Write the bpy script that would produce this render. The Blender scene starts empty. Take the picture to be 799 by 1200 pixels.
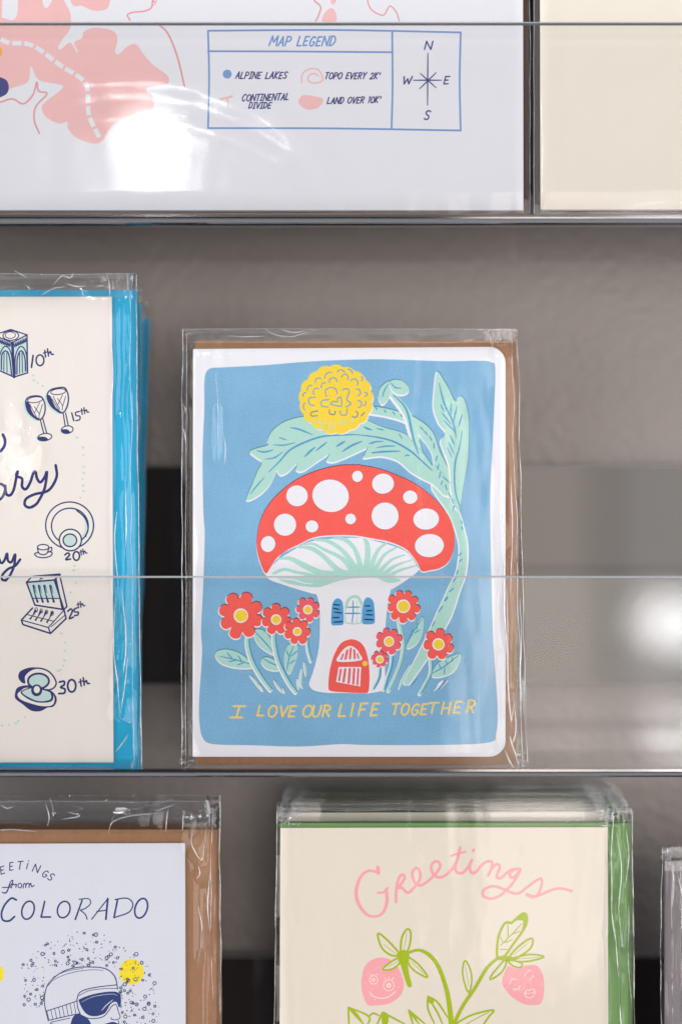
import bpy, bmesh, math, random
from mathutils import Vector, Matrix, Euler, noise
from mathutils.geometry import delaunay_2d_cdt

# ------------------------------------------------------------------ camera, world, lamps
scene = bpy.context.scene
COL = scene.collection
PX = 0.2945e-3            # one photograph pixel, in metres, on the plane of the shelf lips (y = 0)
X0, Y0, D = 500.0, 630.0, 0.5   # vanishing point in the photograph and camera distance

cam_data = bpy.data.cameras.new("camera")
cam = bpy.data.objects.new("camera", cam_data)
COL.objects.link(cam)
cam.location = (0, -D, 0)
cam.rotation_euler = (math.radians(90), 0, 0)
cam_data.sensor_fit = 'VERTICAL'
cam_data.sensor_height = 36.0
cam_data.lens = 36.0 * D / (1200 * PX)
cam_data.shift_x = (399.5 - X0) / 1200.0
cam_data.shift_y = -(600.0 - Y0) / 1200.0
cam_data.clip_start = 0.01
cam_data.clip_end = 50
cam_data.dof.use_dof = True
cam_data.dof.focus_distance = D + 0.009
cam_data.dof.aperture_fstop = 2.1
scene.camera = cam

world = bpy.data.worlds.new("World")
scene.world = world
world.use_nodes = True
_wn = world.node_tree
_bg = _wn.nodes["Background"]
# a shop interior: bright ceiling and upper walls, dark middle, bright floor added as fill
_tc = _wn.nodes.new('ShaderNodeTexCoord'); _sx = _wn.nodes.new('ShaderNodeSeparateXYZ'); _mr = _wn.nodes.new('ShaderNodeMapRange')
_mr = _wn.nodes.new('ShaderNodeValToRGB')
_mh = _wn.nodes.new('ShaderNodeMath'); _mh.operation = 'MULTIPLY_ADD'; _mh.inputs[1].default_value = 0.5; _mh.inputs[2].default_value = 0.5
_cr = _mr.color_ramp
for _i, (_z, _v) in enumerate(((-0.60, 1.1), (-0.38, 0.07), (0.05, 0.07), (0.32, 0.72))):
    _e = _cr.elements[_i] if _i < 2 else _cr.elements.new(0.5 + 0.5 * _z)
    _e.position = 0.5 + 0.5 * _z; _e.color = (_v, _v, _v, 1)
_wn.links.new(_tc.outputs['Generated'], _sx.inputs[0]); _wn.links.new(_sx.outputs['Z'], _mh.inputs[0])
_wn.links.new(_mh.outputs[0], _mr.inputs[0]); _wn.links.new(_mr.outputs[0], _bg.inputs[1])
_bg.inputs[0].default_value = (0.97, 0.98, 1.0, 1)

scene.view_settings.view_transform = 'Standard'
scene.view_settings.look = 'None'
scene.view_settings.exposure = 0.0
scene.view_settings.gamma = 1.0
scene.cycles.transparent_max_bounces = 96
scene.cycles.max_bounces = 10
scene.cycles.caustics_reflective = False
scene.cycles.use_denoising = True
scene.cycles.sample_clamp_indirect = 4.0

def lamp(name, loc, target, w, h, radiance, color=(1, 1, 1), shape='RECTANGLE'):
    d = bpy.data.lights.new(name, 'AREA')
    d.shape = shape
    d.size = w
    d.size_y = h
    area = w * h * (math.pi / 4 if shape == 'ELLIPSE' else 1)
    d.energy = radiance * math.pi * area
    d.color = color
    o = bpy.data.objects.new(name, d)
    COL.objects.link(o)
    o.location = loc
    v = Vector(target) - Vector(loc)
    o.rotation_euler = v.to_track_quat('-Z', 'Y').to_euler()
    return o

lamp("daylight_opening", (1.33, -1.95, -0.06), (0.93, 0, -0.06), 2.0, 1.3, 4.4, (1.0, 0.935, 0.875))
lamp("reflection_strip_lamp", (0.19, -1.95, -0.10), (0.19, 0, -0.10), 0.24, 1.2, 5.0, (1.0, 0.89, 0.79))  # added strip, split off the key so the back panels reflect soft stripes
lamp("ceiling_panel", (-0.25, -0.95, 1.35), (0.0, 0.05, -0.02), 1.6, 0.9, 1.8, (0.97, 0.98, 1.0))
lamp("shop_window", (-0.43, -1.75, 0.61), (0, 0, 0), 0.065, 0.08, 60, (1, 1, 1))
lamp("left_fill", (-1.55, -1.6, -0.15), (-0.4, 0, -0.1), 1.3, 1.4, 3.5, (0.95, 0.98, 1.0))  # unseen fill lamp, added to lift the left-front light on cards and wall
lamp("pendant_lamp", (0.405, -1.80, -0.14), (0.09, 0.06, -0.03), 0.12, 0.085, 13, (1, 1, 1), 'ELLIPSE')
lamp("low_pendant_lamp", (0.395, -1.80, -0.325), (0.09, 0.06, -0.07), 0.045, 0.085, 16, (1, 1, 1), 'ELLIPSE')

# ------------------------------------------------------------------ materials
def lin(c):
    c = c / 255.0
    return c / 12.92 if c <= 0.04045 else ((c + 0.055) / 1.055) ** 2.4

KILL = 0.95
def rgb(r, g, b, k=KILL):
    return (min(lin(r) / k, 0.9), min(lin(g) / k, 0.9), min(lin(b) / k, 0.9), 1)

def nodes_of(name):
    m = bpy.data.materials.new(name)
    m.use_nodes = True
    nt = m.node_tree
    nt.nodes.clear()
    out = nt.nodes.new('ShaderNodeOutputMaterial')
    return m, nt, out

def paper(name, color, rough=0.75, mottle=0.06, scale=900.0, bump=0.25, spec=0.25):
    m, nt, out = nodes_of(name)
    p = nt.nodes.new('ShaderNodeBsdfPrincipled')
    p.inputs['Roughness'].default_value = rough
    p.inputs['Specular IOR Level'].default_value = spec
    tc = nt.nodes.new('ShaderNodeTexCoord')
    n = nt.nodes.new('ShaderNodeTexNoise')
    n.inputs['Scale'].default_value = scale
    n.inputs['Detail'].default_value = 3
    n2 = nt.nodes.new('ShaderNodeTexNoise')
    n2.inputs['Scale'].default_value = 45
    n2.inputs['Detail'].default_value = 4
    nt.links.new(tc.outputs['Object'], n.inputs['Vector'])
    nt.links.new(tc.outputs['Object'], n2.inputs['Vector'])
    add = nt.nodes.new('ShaderNodeMath'); add.operation = 'ADD'
    nt.links.new(n.outputs['Fac'], add.inputs[0]); nt.links.new(n2.outputs['Fac'], add.inputs[1])
    r = nt.nodes.new('ShaderNodeMapRange')
    r.inputs['From Min'].default_value = 0.65; r.inputs['From Max'].default_value = 1.35
    r.inputs['To Min'].default_value = 1 - mottle; r.inputs['To Max'].default_value = 1 + mottle
    nt.links.new(add.outputs[0], r.inputs['Value'])
    mx = nt.nodes.new('ShaderNodeVectorMath'); mx.operation = 'SCALE'
    mx.inputs[0].default_value = color[:3]
    nt.links.new(r.outputs[0], mx.inputs['Scale'])
    nt.links.new(mx.outputs[0], p.inputs['Base Color'])
    b = nt.nodes.new('ShaderNodeBump')
    b.inputs['Strength'].default_value = bump
    b.inputs['Distance'].default_value = 0.0003
    nt.links.new(n.outputs['Fac'], b.inputs['Height'])
    nt.links.new(b.outputs[0], p.inputs['Normal'])
    nt.links.new(p.outputs[0], out.inputs[0])
    return m

def kraft(name, color):
    m, nt, out = nodes_of(name)
    p = nt.nodes.new('ShaderNodeBsdfPrincipled')
    p.inputs['Roughness'].default_value = 0.7
    p.inputs['Specular IOR Level'].default_value = 0.2
    tc = nt.nodes.new('ShaderNodeTexCoord')
    mp = nt.nodes.new('ShaderNodeMapping')
    mp.inputs['Scale'].default_value = (500, 500, 170)
    n = nt.nodes.new('ShaderNodeTexNoise'); n.inputs['Scale'].default_value = 1.0; n.inputs['Detail'].default_value = 5
    n2 = nt.nodes.new('ShaderNodeTexNoise'); n2.inputs['Scale'].default_value = 1800; n2.inputs['Detail'].default_value = 2
    nt.links.new(tc.outputs['Object'], mp.inputs[0]); nt.links.new(mp.outputs[0], n.inputs['Vector'])
    nt.links.new(tc.outputs['Object'], n2.inputs['Vector'])
    cr = nt.nodes.new('ShaderNodeValToRGB')
    cr.color_ramp.elements[0].position = 0.3; cr.color_ramp.elements[1].position = 0.75
    cr.color_ramp.elements[0].color = (color[0] * .88, color[1] * .87, color[2] * .86, 1)
    cr.color_ramp.elements[1].color = (color[0] * 1.12, color[1] * 1.12, color[2] * 1.12, 1)
    ad = nt.nodes.new('ShaderNodeMath'); ad.operation = 'MULTIPLY_ADD'
    nt.links.new(n2.outputs['Fac'], ad.inputs[0]); ad.inputs[1].default_value = 0.55
    sb = nt.nodes.new('ShaderNodeMath'); sb.operation = 'MULTIPLY'; sb.inputs[1].default_value = 0.5
    nt.links.new(n.outputs['Fac'], sb.inputs[0]); nt.links.new(sb.outputs[0], ad.inputs[2])
    nt.links.new(ad.outputs[0], cr.inputs[0])
    nt.links.new(cr.outputs[0], p.inputs['Base Color'])
    nt.links.new(p.outputs[0], out.inputs[0])
    return m

def film(name, base=0.035, gain=1.0, rough=0.04, tint=(0.985, 0.988, 0.99), bumps=((28, 0.0007, (1, 1, .35)), (160, 0.00006, (1, 1, .6)))):
    """Clear plastic film: see-through, mirror-like by Fresnel, gently rippled."""
    m, nt, out = nodes_of(name)
    t = nt.nodes.new('ShaderNodeBsdfTransparent'); t.inputs[0].default_value = (*tint, 1)
    g = nt.nodes.new('ShaderNodeBsdfGlossy'); g.inputs['Roughness'].default_value = rough
    g.inputs[0].default_value = (0.98, 0.98, 1, 1)
    fr = nt.nodes.new('ShaderNodeFresnel'); fr.inputs['IOR'].default_value = 1.5
    tc = nt.nodes.new('ShaderNodeTexCoord')
    prev = None
    for sc, dist, st in bumps:
        mp = nt.nodes.new('ShaderNodeMapping'); mp.inputs['Scale'].default_value = st
        n = nt.nodes.new('ShaderNodeTexNoise'); n.inputs['Scale'].default_value = sc; n.inputs['Detail'].default_value = 2
        nt.links.new(tc.outputs['Object'], mp.inputs[0]); nt.links.new(mp.outputs[0], n.inputs['Vector'])
        b = nt.nodes.new('ShaderNodeBump'); b.inputs['Strength'].default_value = 1.0; b.inputs['Distance'].default_value = dist
        nt.links.new(n.outputs['Fac'], b.inputs['Height'])
        if prev: nt.links.new(prev.outputs[0], b.inputs['Normal'])
        prev = b
    if prev:
        nt.links.new(prev.outputs[0], g.inputs['Normal']); nt.links.new(prev.outputs[0], fr.inputs['Normal'])
    ma = nt.nodes.new('ShaderNodeMath'); ma.operation = 'MULTIPLY_ADD'; ma.use_clamp = True
    nt.links.new(fr.outputs[0], ma.inputs[0]); ma.inputs[1].default_value = gain; ma.inputs[2].default_value = base
    mx = nt.nodes.new('ShaderNodeMixShader')
    nt.links.new(ma.outputs[0], mx.inputs[0]); nt.links.new(t.outputs[0], mx.inputs[1]); nt.links.new(g.outputs[0], mx.inputs[2])
    nt.links.new(mx.outputs[0], out.inputs[0])
    return m

def glossy_solid(name, color, rough=0.06, spec=0.5, clear=0.0):
    m, nt, out = nodes_of(name)
    p = nt.nodes.new('ShaderNodeBsdfPrincipled')
    p.inputs['Base Color'].default_value = (*color, 1)
    p.inputs['Roughness'].default_value = rough
    p.inputs['Specular IOR Level'].default_value = spec
    p.inputs['Coat Weight'].default_value = clear
    tc = nt.nodes.new('ShaderNodeTexCoord')
    n = nt.nodes.new('ShaderNodeTexNoise'); n.inputs['Scale'].default_value = 60; n.inputs['Detail'].default_value = 5
    r = nt.nodes.new('ShaderNodeMapRange')
    r.inputs['To Min'].default_value = rough * 0.6; r.inputs['To Max'].default_value = rough * 1.5
    nt.links.new(tc.outputs['Object'], n.inputs['Vector']); nt.links.new(n.outputs['Fac'], r.inputs['Value'])
    nt.links.new(r.outputs[0], p.inputs['Roughness'])
    nt.links.new(p.outputs[0], out.inputs[0])
    return m

def plaster(name, color):
    m, nt, out = nodes_of(name)
    p = nt.nodes.new('ShaderNodeBsdfPrincipled')
    p.inputs['Roughness'].default_value = 0.55
    p.inputs['Specular IOR Level'].default_value = 0.3
    tc = nt.nodes.new('ShaderNodeTexCoord')
    n = nt.nodes.new('ShaderNodeTexNoise'); n.inputs['Scale'].default_value = 190; n.inputs['Detail'].default_value = 3
    n2 = nt.nodes.new('ShaderNodeTexNoise'); n2.inputs['Scale'].default_value = 9; n2.inputs['Detail'].default_value = 4
    for q in (n, n2): nt.links.new(tc.outputs['Object'], q.inputs['Vector'])
    r = nt.nodes.new('ShaderNodeMapRange'); r.inputs['To Min'].default_value = 0.93; r.inputs['To Max'].default_value = 1.07
    nt.links.new(n2.outputs['Fac'], r.inputs['Value'])
    mx = nt.nodes.new('ShaderNodeVectorMath'); mx.operation = 'SCALE'; mx.inputs[0].default_value = color
    nt.links.new(r.outputs[0], mx.inputs['Scale']); nt.links.new(mx.outputs[0], p.inputs['Base Color'])
    b = nt.nodes.new('ShaderNodeBump'); b.inputs['Strength'].default_value = 0.8; b.inputs['Distance'].default_value = 0.0016
    nt.links.new(n.outputs['Fac'], b.inputs['Height']); nt.links.new(b.outputs[0], p.inputs['Normal'])
    nt.links.new(p.outputs[0], out.inputs[0])
    return m

M = {}
def ink(key, r, g, b, mottle=0.07, k=KILL):
    M[key] = paper(key, rgb(r, g, b, k), 0.8, mottle, 1500, 0.05)
M['white_paper'] = paper('white_paper', rgb(230, 230, 238), 0.7, 0.015)
M['ivory_paper'] = paper('ivory_paper', rgb(233, 227, 221), 0.75, 0.02)
M['map_paper'] = paper('map_paper', rgb(228, 229, 239), 0.7, 0.012)
M['cream_paper'] = paper('cream_paper', rgb(238, 230, 218), 0.75, 0.015)
M['cool_paper'] = paper('cool_paper', rgb(210, 212, 223), 0.75, 0.015)
M['warm_paper'] = paper('warm_paper', rgb(222, 212, 199), 0.75, 0.02)
M['kraft_paper'] = kraft('kraft_paper', rgb(153, 114, 87))
M['cyan_paper'] = paper('cyan_paper', rgb(30, 162, 206), 0.6, 0.05, 1200)
M['green_paper'] = paper('green_paper', rgb(110, 146, 90), 0.65, 0.06)
M['slate_paper'] = paper('slate_paper', rgb(126, 118, 122), 0.65, 0.06)
ink('blue_ink', 124, 174, 210, 0.15)
ink('mint_ink', 170, 212, 203, 0.08)
ink('line_blue_ink', 78, 152, 194)
ink('shutter_ink', 84, 158, 212)
ink('deep_teal_ink', 70, 130, 158)
ink('white_ink', 230, 230, 238, 0.02)
ink('red_ink', 240, 94, 86, 0.09)
ink('pink_red_ink', 236, 96, 104, 0.06)
ink('maroon_ink', 96, 48, 66)
ink('yellow_ink', 250, 205, 62)
ink('gold_ink', 238, 204, 116, 0.1)
ink('black_ink', 40, 42, 62)
ink('navy_ink', 52, 55, 112, 0.14)
ink('ice_ink', 192, 216, 214)
ink('ivory_ink', 233, 227, 221, 0.02)
ink('map_pink_ink', 240, 188, 188, 0.05)
ink('topo_ink', 226, 158, 164, 0.04)
ink('map_blue_ink', 116, 152, 206, 0.06)
ink('map_navy_ink', 60, 62, 128)
ink('map_white_ink', 228, 229, 239, 0.012)
ink('orange_ink', 240, 170, 70)
ink('cool_navy_ink', 48, 64, 118, 0.16)
ink('sun_ink', 250, 216, 50, 0.08)
ink('cool_white_ink', 210, 212, 223, 0.015)
ink('pink_ink', 240, 162, 168, 0.05)
ink('leaf_green_ink', 160, 180, 30, 0.08)
ink('pale_pink_ink', 250, 212, 206)
ink('warm_ink', 222, 212, 199, 0.02)
M['film'] = film('film', 0.004, 0.5, 0.03, bumps=((24, 0.00038, (1, 1, .3)), (300, 0.00001, (1, 1, .5))))
M['map_film'] = film('map_film', 0.004, 0.55, 0.12, bumps=((14, 0.0012, (.6, 1, 1.2)), (900, 0.00001, (1, 1, 1))))
M['crumpled_film'] = film('crumpled_film', 0.025, 0.7, 0.10, (0.98, 0.983, 0.987), ((36, 0.0005, (1, 1, 1.6)), (260, 0.00010, (1, 1, 1))))
M['acrylic'] = film('acrylic', 0.0, 0.3, 0.015, (0.992, 0.992, 0.992), ())
M['ledge_acrylic'] = film('ledge_acrylic', 0.0, 0.08, 0.015, (0.996, 0.996, 0.996), ())
M['rear_acrylic'] = film('rear_acrylic', 0.0, 0.25, 0.015, (0.992, 0.992, 0.992), ())
M['seam'] = film('seam', 0.16, 1.3, 0.12, (0.93, 0.935, 0.94), ((300, 0.0004, (1, 1, .4)),))
M['acrylic_edge'] = glossy_solid('acrylic_edge', (0.33, 0.34, 0.365), 0.25)
M['acrylic_bend'] = film('acrylic_bend', 0.12, 1.2, 0.08, (0.33, 0.34, 0.38), ((22, 0.0004, (.3, 1, 1)),))
M['smoked_panel'] = glossy_solid('smoked_panel', (0.030, 0.0265, 0.026), 0.05, 0.55)
M['panel_edge'] = glossy_solid('panel_edge', (0.16, 0.15, 0.155), 0.25)
M['grey_board'] = paper('grey_board', rgb(150, 146, 148), 0.7, 0.06)
M['plaster'] = plaster('plaster', (0.275, 0.243, 0.232))

# ------------------------------------------------------------------ helpers
def unproject(px, py, y):
    s = (D + y) / D
    return Vector(((px - X0) * PX * s, y, (Y0 - py) * PX * s))

def link_mesh(name, bm, mats, parent=None, smooth=False):
    me = bpy.data.meshes.new(name)
    bm.to_mesh(me); bm.free()
    for m in (mats if isinstance(mats, (list, tuple)) else [mats]):
        me.materials.append(M[m])
    if smooth:
        for p in me.polygons: p.use_smooth = True
    o = bpy.data.objects.new(name, me)
    COL.objects.link(o)
    if parent: o.parent = parent
    return o

def thing(name, label, cat, loc, rot=(0, 0, 0), group=None):
    o = bpy.data.objects.new(name, None)
    o.empty_display_size = 0.01
    COL.objects.link(o)
    o.location = loc; o.rotation_euler = rot
    o['label'] = label; o['category'] = cat
    if group: o['group'] = group
    return o

def copy_tree(o, parent=None):
    c = o.copy(); COL.objects.link(c)
    if parent: c.parent = parent
    for ch in list(o.children):
        copy_tree(ch, c)
    return c

def box_bm(bm, x0, x1, y0, y1, z0, z1):
    v = [bm.verts.new((x, y, z)) for x in (x0, x1) for y in (y0, y1) for z in (z0, z1)]
    for f in ((0, 1, 3, 2), (4, 6, 7, 5), (0, 4, 5, 1), (2, 3, 7, 6), (0, 2, 6, 4), (1, 5, 7, 3)):
        bm.faces.new([v[i] for i in f])
    return v

def slab(name, x0, x1, y0, y1, z0, z1, mat, parent, bevel=0.0):
    bm = bmesh.new(); box_bm(bm, x0, x1, y0, y1, z0, z1)
    bmesh.ops.recalc_face_normals(bm, faces=bm.faces)
    if bevel:
        bmesh.ops.bevel(bm, geom=list(bm.edges), offset=bevel, segments=2, affect='EDGES')
    return link_mesh(name, bm, mat, parent)

def catmull(pts, n=6, closed=False):
    P = [Vector(p) for p in pts]
    if len(P) < 3 and not closed:
        return [P[0].lerp(P[-1], i / n) for i in range(n + 1)]
    out = []
    N = len(P)
    for i in range(N if closed else N - 1):
        if closed:
            a, b, c, d = P[i - 1], P[i], P[(i + 1) % N], P[(i + 2) % N]
        else:
            b, c = P[i], P[i + 1]
            a = P[i - 1] if i > 0 else b * 2 - c
            d = P[i + 2] if i + 2 < N else c * 2 - b
        for k in range(n):
            t = k / n
            out.append(0.5 * ((2 * b) + (c - a) * t + (2 * a - 5 * b + 4 * c - d) * t * t + (3 * b - a - 3 * c + d) * t ** 3))
    if not closed: out.append(P[-1])
    return out

class Sheet:
    """A flat card standing on a shelf, leaning back; turns photograph pixels into points on its face."""
    def __init__(self, px, py, y, lean=0.0, roll=0.0):
        self.O = unproject(px, py, y)
        self.rot = Euler((-math.radians(lean), math.radians(roll), 0))
        self.R = self.rot.to_matrix()
        self.n = self.R @ Vector((0, 1, 0))
    def uv(self, px, py):
        o = Vector((0, -D, 0)); d = Vector(((px - X0) * PX, D, (Y0 - py) * PX))
        t = (self.O - o).dot(self.n) / d.dot(self.n)
        l = self.R.transposed() @ (o + d * t - self.O)
        return (l.x, l.z)

class Art:
    """Printed ink: every shape lies a hair above the one below it, all in one mesh."""
    layer = 0
    def __init__(self, sheet, base=18e-6):
        self.s = sheet; self.bm = bmesh.new(); self.mats = []; self.base = base; self.k = 0
        self.T = (0, 0, 1.0)
    def at(self, ox, oy, sc=1.0):
        self.T = (ox, oy, sc); return self
    def conv(self, p):
        ox, oy, sc = self.T
        return (ox + p[0] / sc, oy + p[1] / sc)
    def mi(self, m):
        if m not in self.mats: self.mats.append(m)
        return self.mats.index(m)
    def _next(self):
        self.k += 1
        return -(self.base + self.k * 0.4e-6)
    def fill_px(self, m, pts):
        y = self._next()
        P = [Vector(self.s.uv(p[0], p[1])) * 1000 for p in pts]
        self._cdt(m, P, [list(range(len(P)))], y)
    def fill(self, m, pts, smooth=True, off=(0, 0), n=6):
        P = [self.conv(p) for p in pts]
        P = [(a + off[0], b + off[1]) for a, b in P]
        if smooth: P = [tuple(v) for v in catmull(P, n, True)]
        self.fill_px(m, P)
    def ell(self, m, cx, cy, rx, ry=None, rot=0, off=(0, 0), n=28):
        ry = ry or rx; c, s = math.cos(rot), math.sin(rot)
        pts = []
        for i in range(n):
            a = 2 * math.pi * i / n; x, y = rx * math.cos(a), ry * math.sin(a)
            pts.append((cx + x * c - y * s, cy + x * s + y * c))
        self.fill(m, pts, False, off)
    def ring(self, m, cx, cy, rx, ry, w, rot=0):
        c, s = math.cos(rot), math.sin(rot)
        pts = []
        for i in range(20):
            a = 2 * math.pi * i / 20 + 0.6; x, y = rx * math.cos(a), ry * math.sin(a)
            pts.append((cx + x * c - y * s, cy + x * s + y * c))
        self.stroke(m, pts, w, closed=True)
    def stroke(self, m, pts, w, closed=False, smooth=True, taper=0.0, off=(0, 0), n=6, cap=True):
        """w may be a list of widths, one for each point."""
        sc = self.T[2]
        if not smooth and not closed and len(pts) > 2:
            for i in range(len(pts) - 1): self.stroke(m, pts[i:i + 2], w, off=off, taper=taper)
            return
        P = [self.conv(p) for p in pts]; P = [(a + off[0], b + off[1]) for a, b in P]
        W = [x / sc for x in w] if isinstance(w, (list, tuple)) else None
        if closed and not smooth: C = [Vector(p) for p in P]
        else: C = catmull(P, n, closed)
        N = len(C)
        wid = []
        for i in range(N):
            t = i / max(N - 1, 1)
            if W:
                q = t * (len(W) - 1); j = min(int(q), len(W) - 2); ww = W[j] + (W[j + 1] - W[j]) * (q - j)
            else: ww = w / sc
            if taper: ww *= 1 - taper * abs(2 * t - 1) ** 2
            wid.append(ww)
        if not closed and cap:
            d0 = (C[0] - C[1]); d1 = (C[-1] - C[-2])
            d0 = d0.normalized() if d0.length > 1e-9 else Vector((1, 0)); d1 = d1.normalized() if d1.length > 1e-9 else Vector((1, 0))
            w0, w1 = wid[0], wid[-1]
            C = [C[0] + d0 * w0 * .5, C[0] + d0 * w0 * .36] + C + [C[-1] + d1 * w1 * .36, C[-1] + d1 * w1 * .5]
            wid = [w0 * .15, w0 * .7] + wid + [w1 * .7, w1 * .15]
            N = len(C)
        y = self._next()
        pts2 = []; quads = []
        idx = list(range(N))
        for i in idx:
            a = C[i - 1] if (i > 0 or closed) else C[i]
            b = C[(i + 1) % N] if (i < N - 1 or closed) else C[i]
            t = b - a
            if t.length < 1e-9: t = Vector((1, 0))
            t.normalize(); nrm = Vector((-t.y, t.x)) * wid[i] * .5
            for q in (C[i] + nrm, C[i] - nrm):
                pts2.append(Vector(self.s.uv(q.x, q.y)) * 1000)
        for i in range(N if closed else N - 1):
            j = (i + 1) % N; quads += [[2 * i, 2 * i + 1, 2 * j + 1], [2 * i, 2 * j + 1, 2 * j]]
        self._cdt(m, pts2, quads, y)
    def _cdt(self, m, P, polys, y):
        def area(f): return sum(P[f[i - 1]].cross(P[f[i]]) for i in range(len(f)))
        polys = [f if area(f) > 0 else f[::-1] for f in polys if abs(area(f)) > 1e-6]
        co, _e, faces, _ov, _oe, of = delaunay_2d_cdt(P, [], polys, 1, 1e-5)
        faces = [f for f, src in zip(faces, of) if src]
        vs = [self.bm.verts.new((c.x / 1000, y, c.y / 1000)) for c in co]
        mi = self.mi(m)
        for t in faces:
            a, b, c = (co[i] for i in t)
            if (b - a).cross(c - a) < 0: t = t[::-1]       # faces look to -y
            f = self.bm.faces.new([vs[i] for i in t]); f.material_index = mi
    def glyph(self, m, ch, x, y, w, h, lw, slant=0.0, rot=0.0):
        """(x, y) is the lower left corner of the letter; y grows downwards."""
        c, s = math.cos(rot), math.sin(rot)
        for kind, pts in FONT[ch]:
            q = []
            for a, b in pts:
                gx = a * w + slant * (1 - b) * h; gy = (b - 1) * h
                q.append((x + gx * c - gy * s, y + gx * s + gy * c))
            if kind == 'o': self.stroke(m, q, lw, closed=True)
            elif kind == '.': self.ell(m, q[0][0], q[0][1], lw * .62)
            else: self.stroke(m, q, lw, smooth=(kind == 's'))
    def text(self, m, s, x0, x1, ybase, h, lw, slant=0.25, rise=0.0, jitter=0.0, seed=1):
        rnd = random.Random(seed)
        wd = [0.45 if c == ' ' else (WID.get(c, 0.62)) for c in s]
        tot = sum(wd) + 0.22 * (len(s) - 1)
        k = (x1 - x0 - slant * h * .8) / tot
        x = x0
        for c, w in zip(s, wd):
            if c != ' ':
                t = (x - x0) / (x1 - x0)
                self.glyph(m, c, x, ybase + rise * t + rnd.uniform(-jitter, jitter) * h, w * k, h * (1 + rnd.uniform(-jitter, jitter)), lw, slant)
            x += (w + 0.22) * k
    def done(self, name, parent):
        return link_mesh(name, self.bm, self.mats, parent)

O8 = [(.5, 0), (.9, .18), (1, .5), (.88, .84), (.5, 1), (.12, .84), (0, .5), (.1, .18)]
FONT = {
 'A': [('c', [(0, 1), (.55, 0), (1, 1)]), ('c', [(.2, .66), (.85, .64)])],
 'C': [('s', [(.95, .14), (.6, 0), (.2, .2), (.03, .6), (.25, .95), (.6, 1), (.9, .82)])],
 'D': [('c', [(.08, 0), (.08, 1)]), ('s', [(0, .02), (.55, .04), (.95, .35), (.9, .7), (.5, .96), (.02, 1)])],
 'E': [('c', [(.95, 0), (.1, .02)]), ('c', [(.1, .0), (.06, 1)]), ('c', [(.06, 1), (.92, .97)]), ('c', [(.1, .5), (.75, .48)])],
 'F': [('c', [(.95, 0), (.1, .02)]), ('c', [(.1, 0), (.06, 1)]), ('c', [(.1, .5), (.75, .48)])],
 'G': [('s', [(.92, .14), (.6, 0), (.2, .2), (.03, .6), (.25, .95), (.6, 1), (.88, .8), (.9, .58)]), ('c', [(.9, .58), (.55, .58)])],
 'H': [('c', [(.06, 0), (.06, 1)]), ('c', [(.94, 0), (.94, 1)]), ('c', [(.06, .52), (.94, .48)])],
 'I': [('c', [(.5, 0), (.5, 1)]), ('c', [(0, 0), (1, 0)]), ('c', [(0, 1), (1, 1)])],
 'i': [('c', [(.5, .25), (.4, 1)]), ('.', [(.55, -.05)])],
 'l': [('c', [(.5, 0), (.5, 1)])],
 'K': [('c', [(.08, 0), (.08, 1)]), ('c', [(.95, 0), (.1, .58), (.95, 1)])],
 'L': [('c', [(.1, 0), (.06, 1), (.95, .97)])],
 'M': [('c', [(0, 1), (.12, 0), (.5, .65), (.9, 0), (1, 1)])],
 'N': [('c', [(.02, 1), (.05, 0), (.93, 1), (.97, 0)])],
 'O': [('o', O8)], '0': [('o', O8)],
 'P': [('c', [(.1, 0), (.06, 1)]), ('s', [(.02, .03), (.6, .02), (.95, .25), (.7, .5), (.1, .56)])],
 'R': [('c', [(.1, 0), (.06, 1)]), ('s', [(.02, .03), (.6, .02), (.92, .24), (.65, .48), (.12, .54)]), ('c', [(.4, .52), (.95, 1)])],
 'S': [('s', [(.95, .12), (.6, 0), (.2, .15), (.3, .42), (.75, .6), (.8, .87), (.4, 1), (.03, .86)])],
 'T': [('c', [(0, .04), (1, 0)]), ('c', [(.5, .02), (.46, 1)])],
 'U': [('s', [(.06, 0), (.04, .6), (.2, .95), (.55, 1), (.85, .85), (.95, .5), (.97, 0)])],
 'V': [('c', [(0, 0), (.45, 1), (1, 0)])],
 'W': [('c', [(0, 0), (.2, 1), (.5, .3), (.75, 1), (1, 0)])],
 'Y': [('c', [(0, 0), (.5, .5), (1, 0)]), ('c', [(.5, .5), (.4, 1)])],
 '1': [('c', [(.2, .2), (.6, 0), (.55, 1)])],
 '2': [('s', [(.05, .2), (.4, 0), (.85, .15), (.75, .5), (.05, 1)]), ('c', [(.05, 1), (1, .97)])],
 "'": [('c', [(.5, 0), (.4, .28)])],
}
WID = {'I': 0.35, 'i': .25, 'l': .12, 'M': .9, 'W': .95, "'": .2, '1': .3, 'T': .6, 'L': .55, 'E': .55, 'F': .55, 'O': .7, 'C': .65, 'N': .7}

def outline_slab(name, pts_px, sheet, y0, y1, mat, parent, smooth=False):
    """A card or envelope of any outline, with real thickness from local depth y0 (front) to y1."""
    bm = bmesh.new()
    P = [sheet.uv(*p) for p in pts_px]
    a = sum(P[i][0] * P[(i + 1) % len(P)][1] - P[(i + 1) % len(P)][0] * P[i][1] for i in range(len(P)))
    if a < 0: P.reverse()
    f = [bm.verts.new((u, y0, v)) for u, v in P]; b = [bm.verts.new((u, y1, v)) for u, v in P]
    bm.faces.new(f); bm.faces.new(list(reversed(b)))
    for i in range(len(P)):
        j = (i + 1) % len(P); bm.faces.new((f[j], f[i], b[i], b[j]))
    return link_mesh(name, bm, mat, parent)

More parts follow.
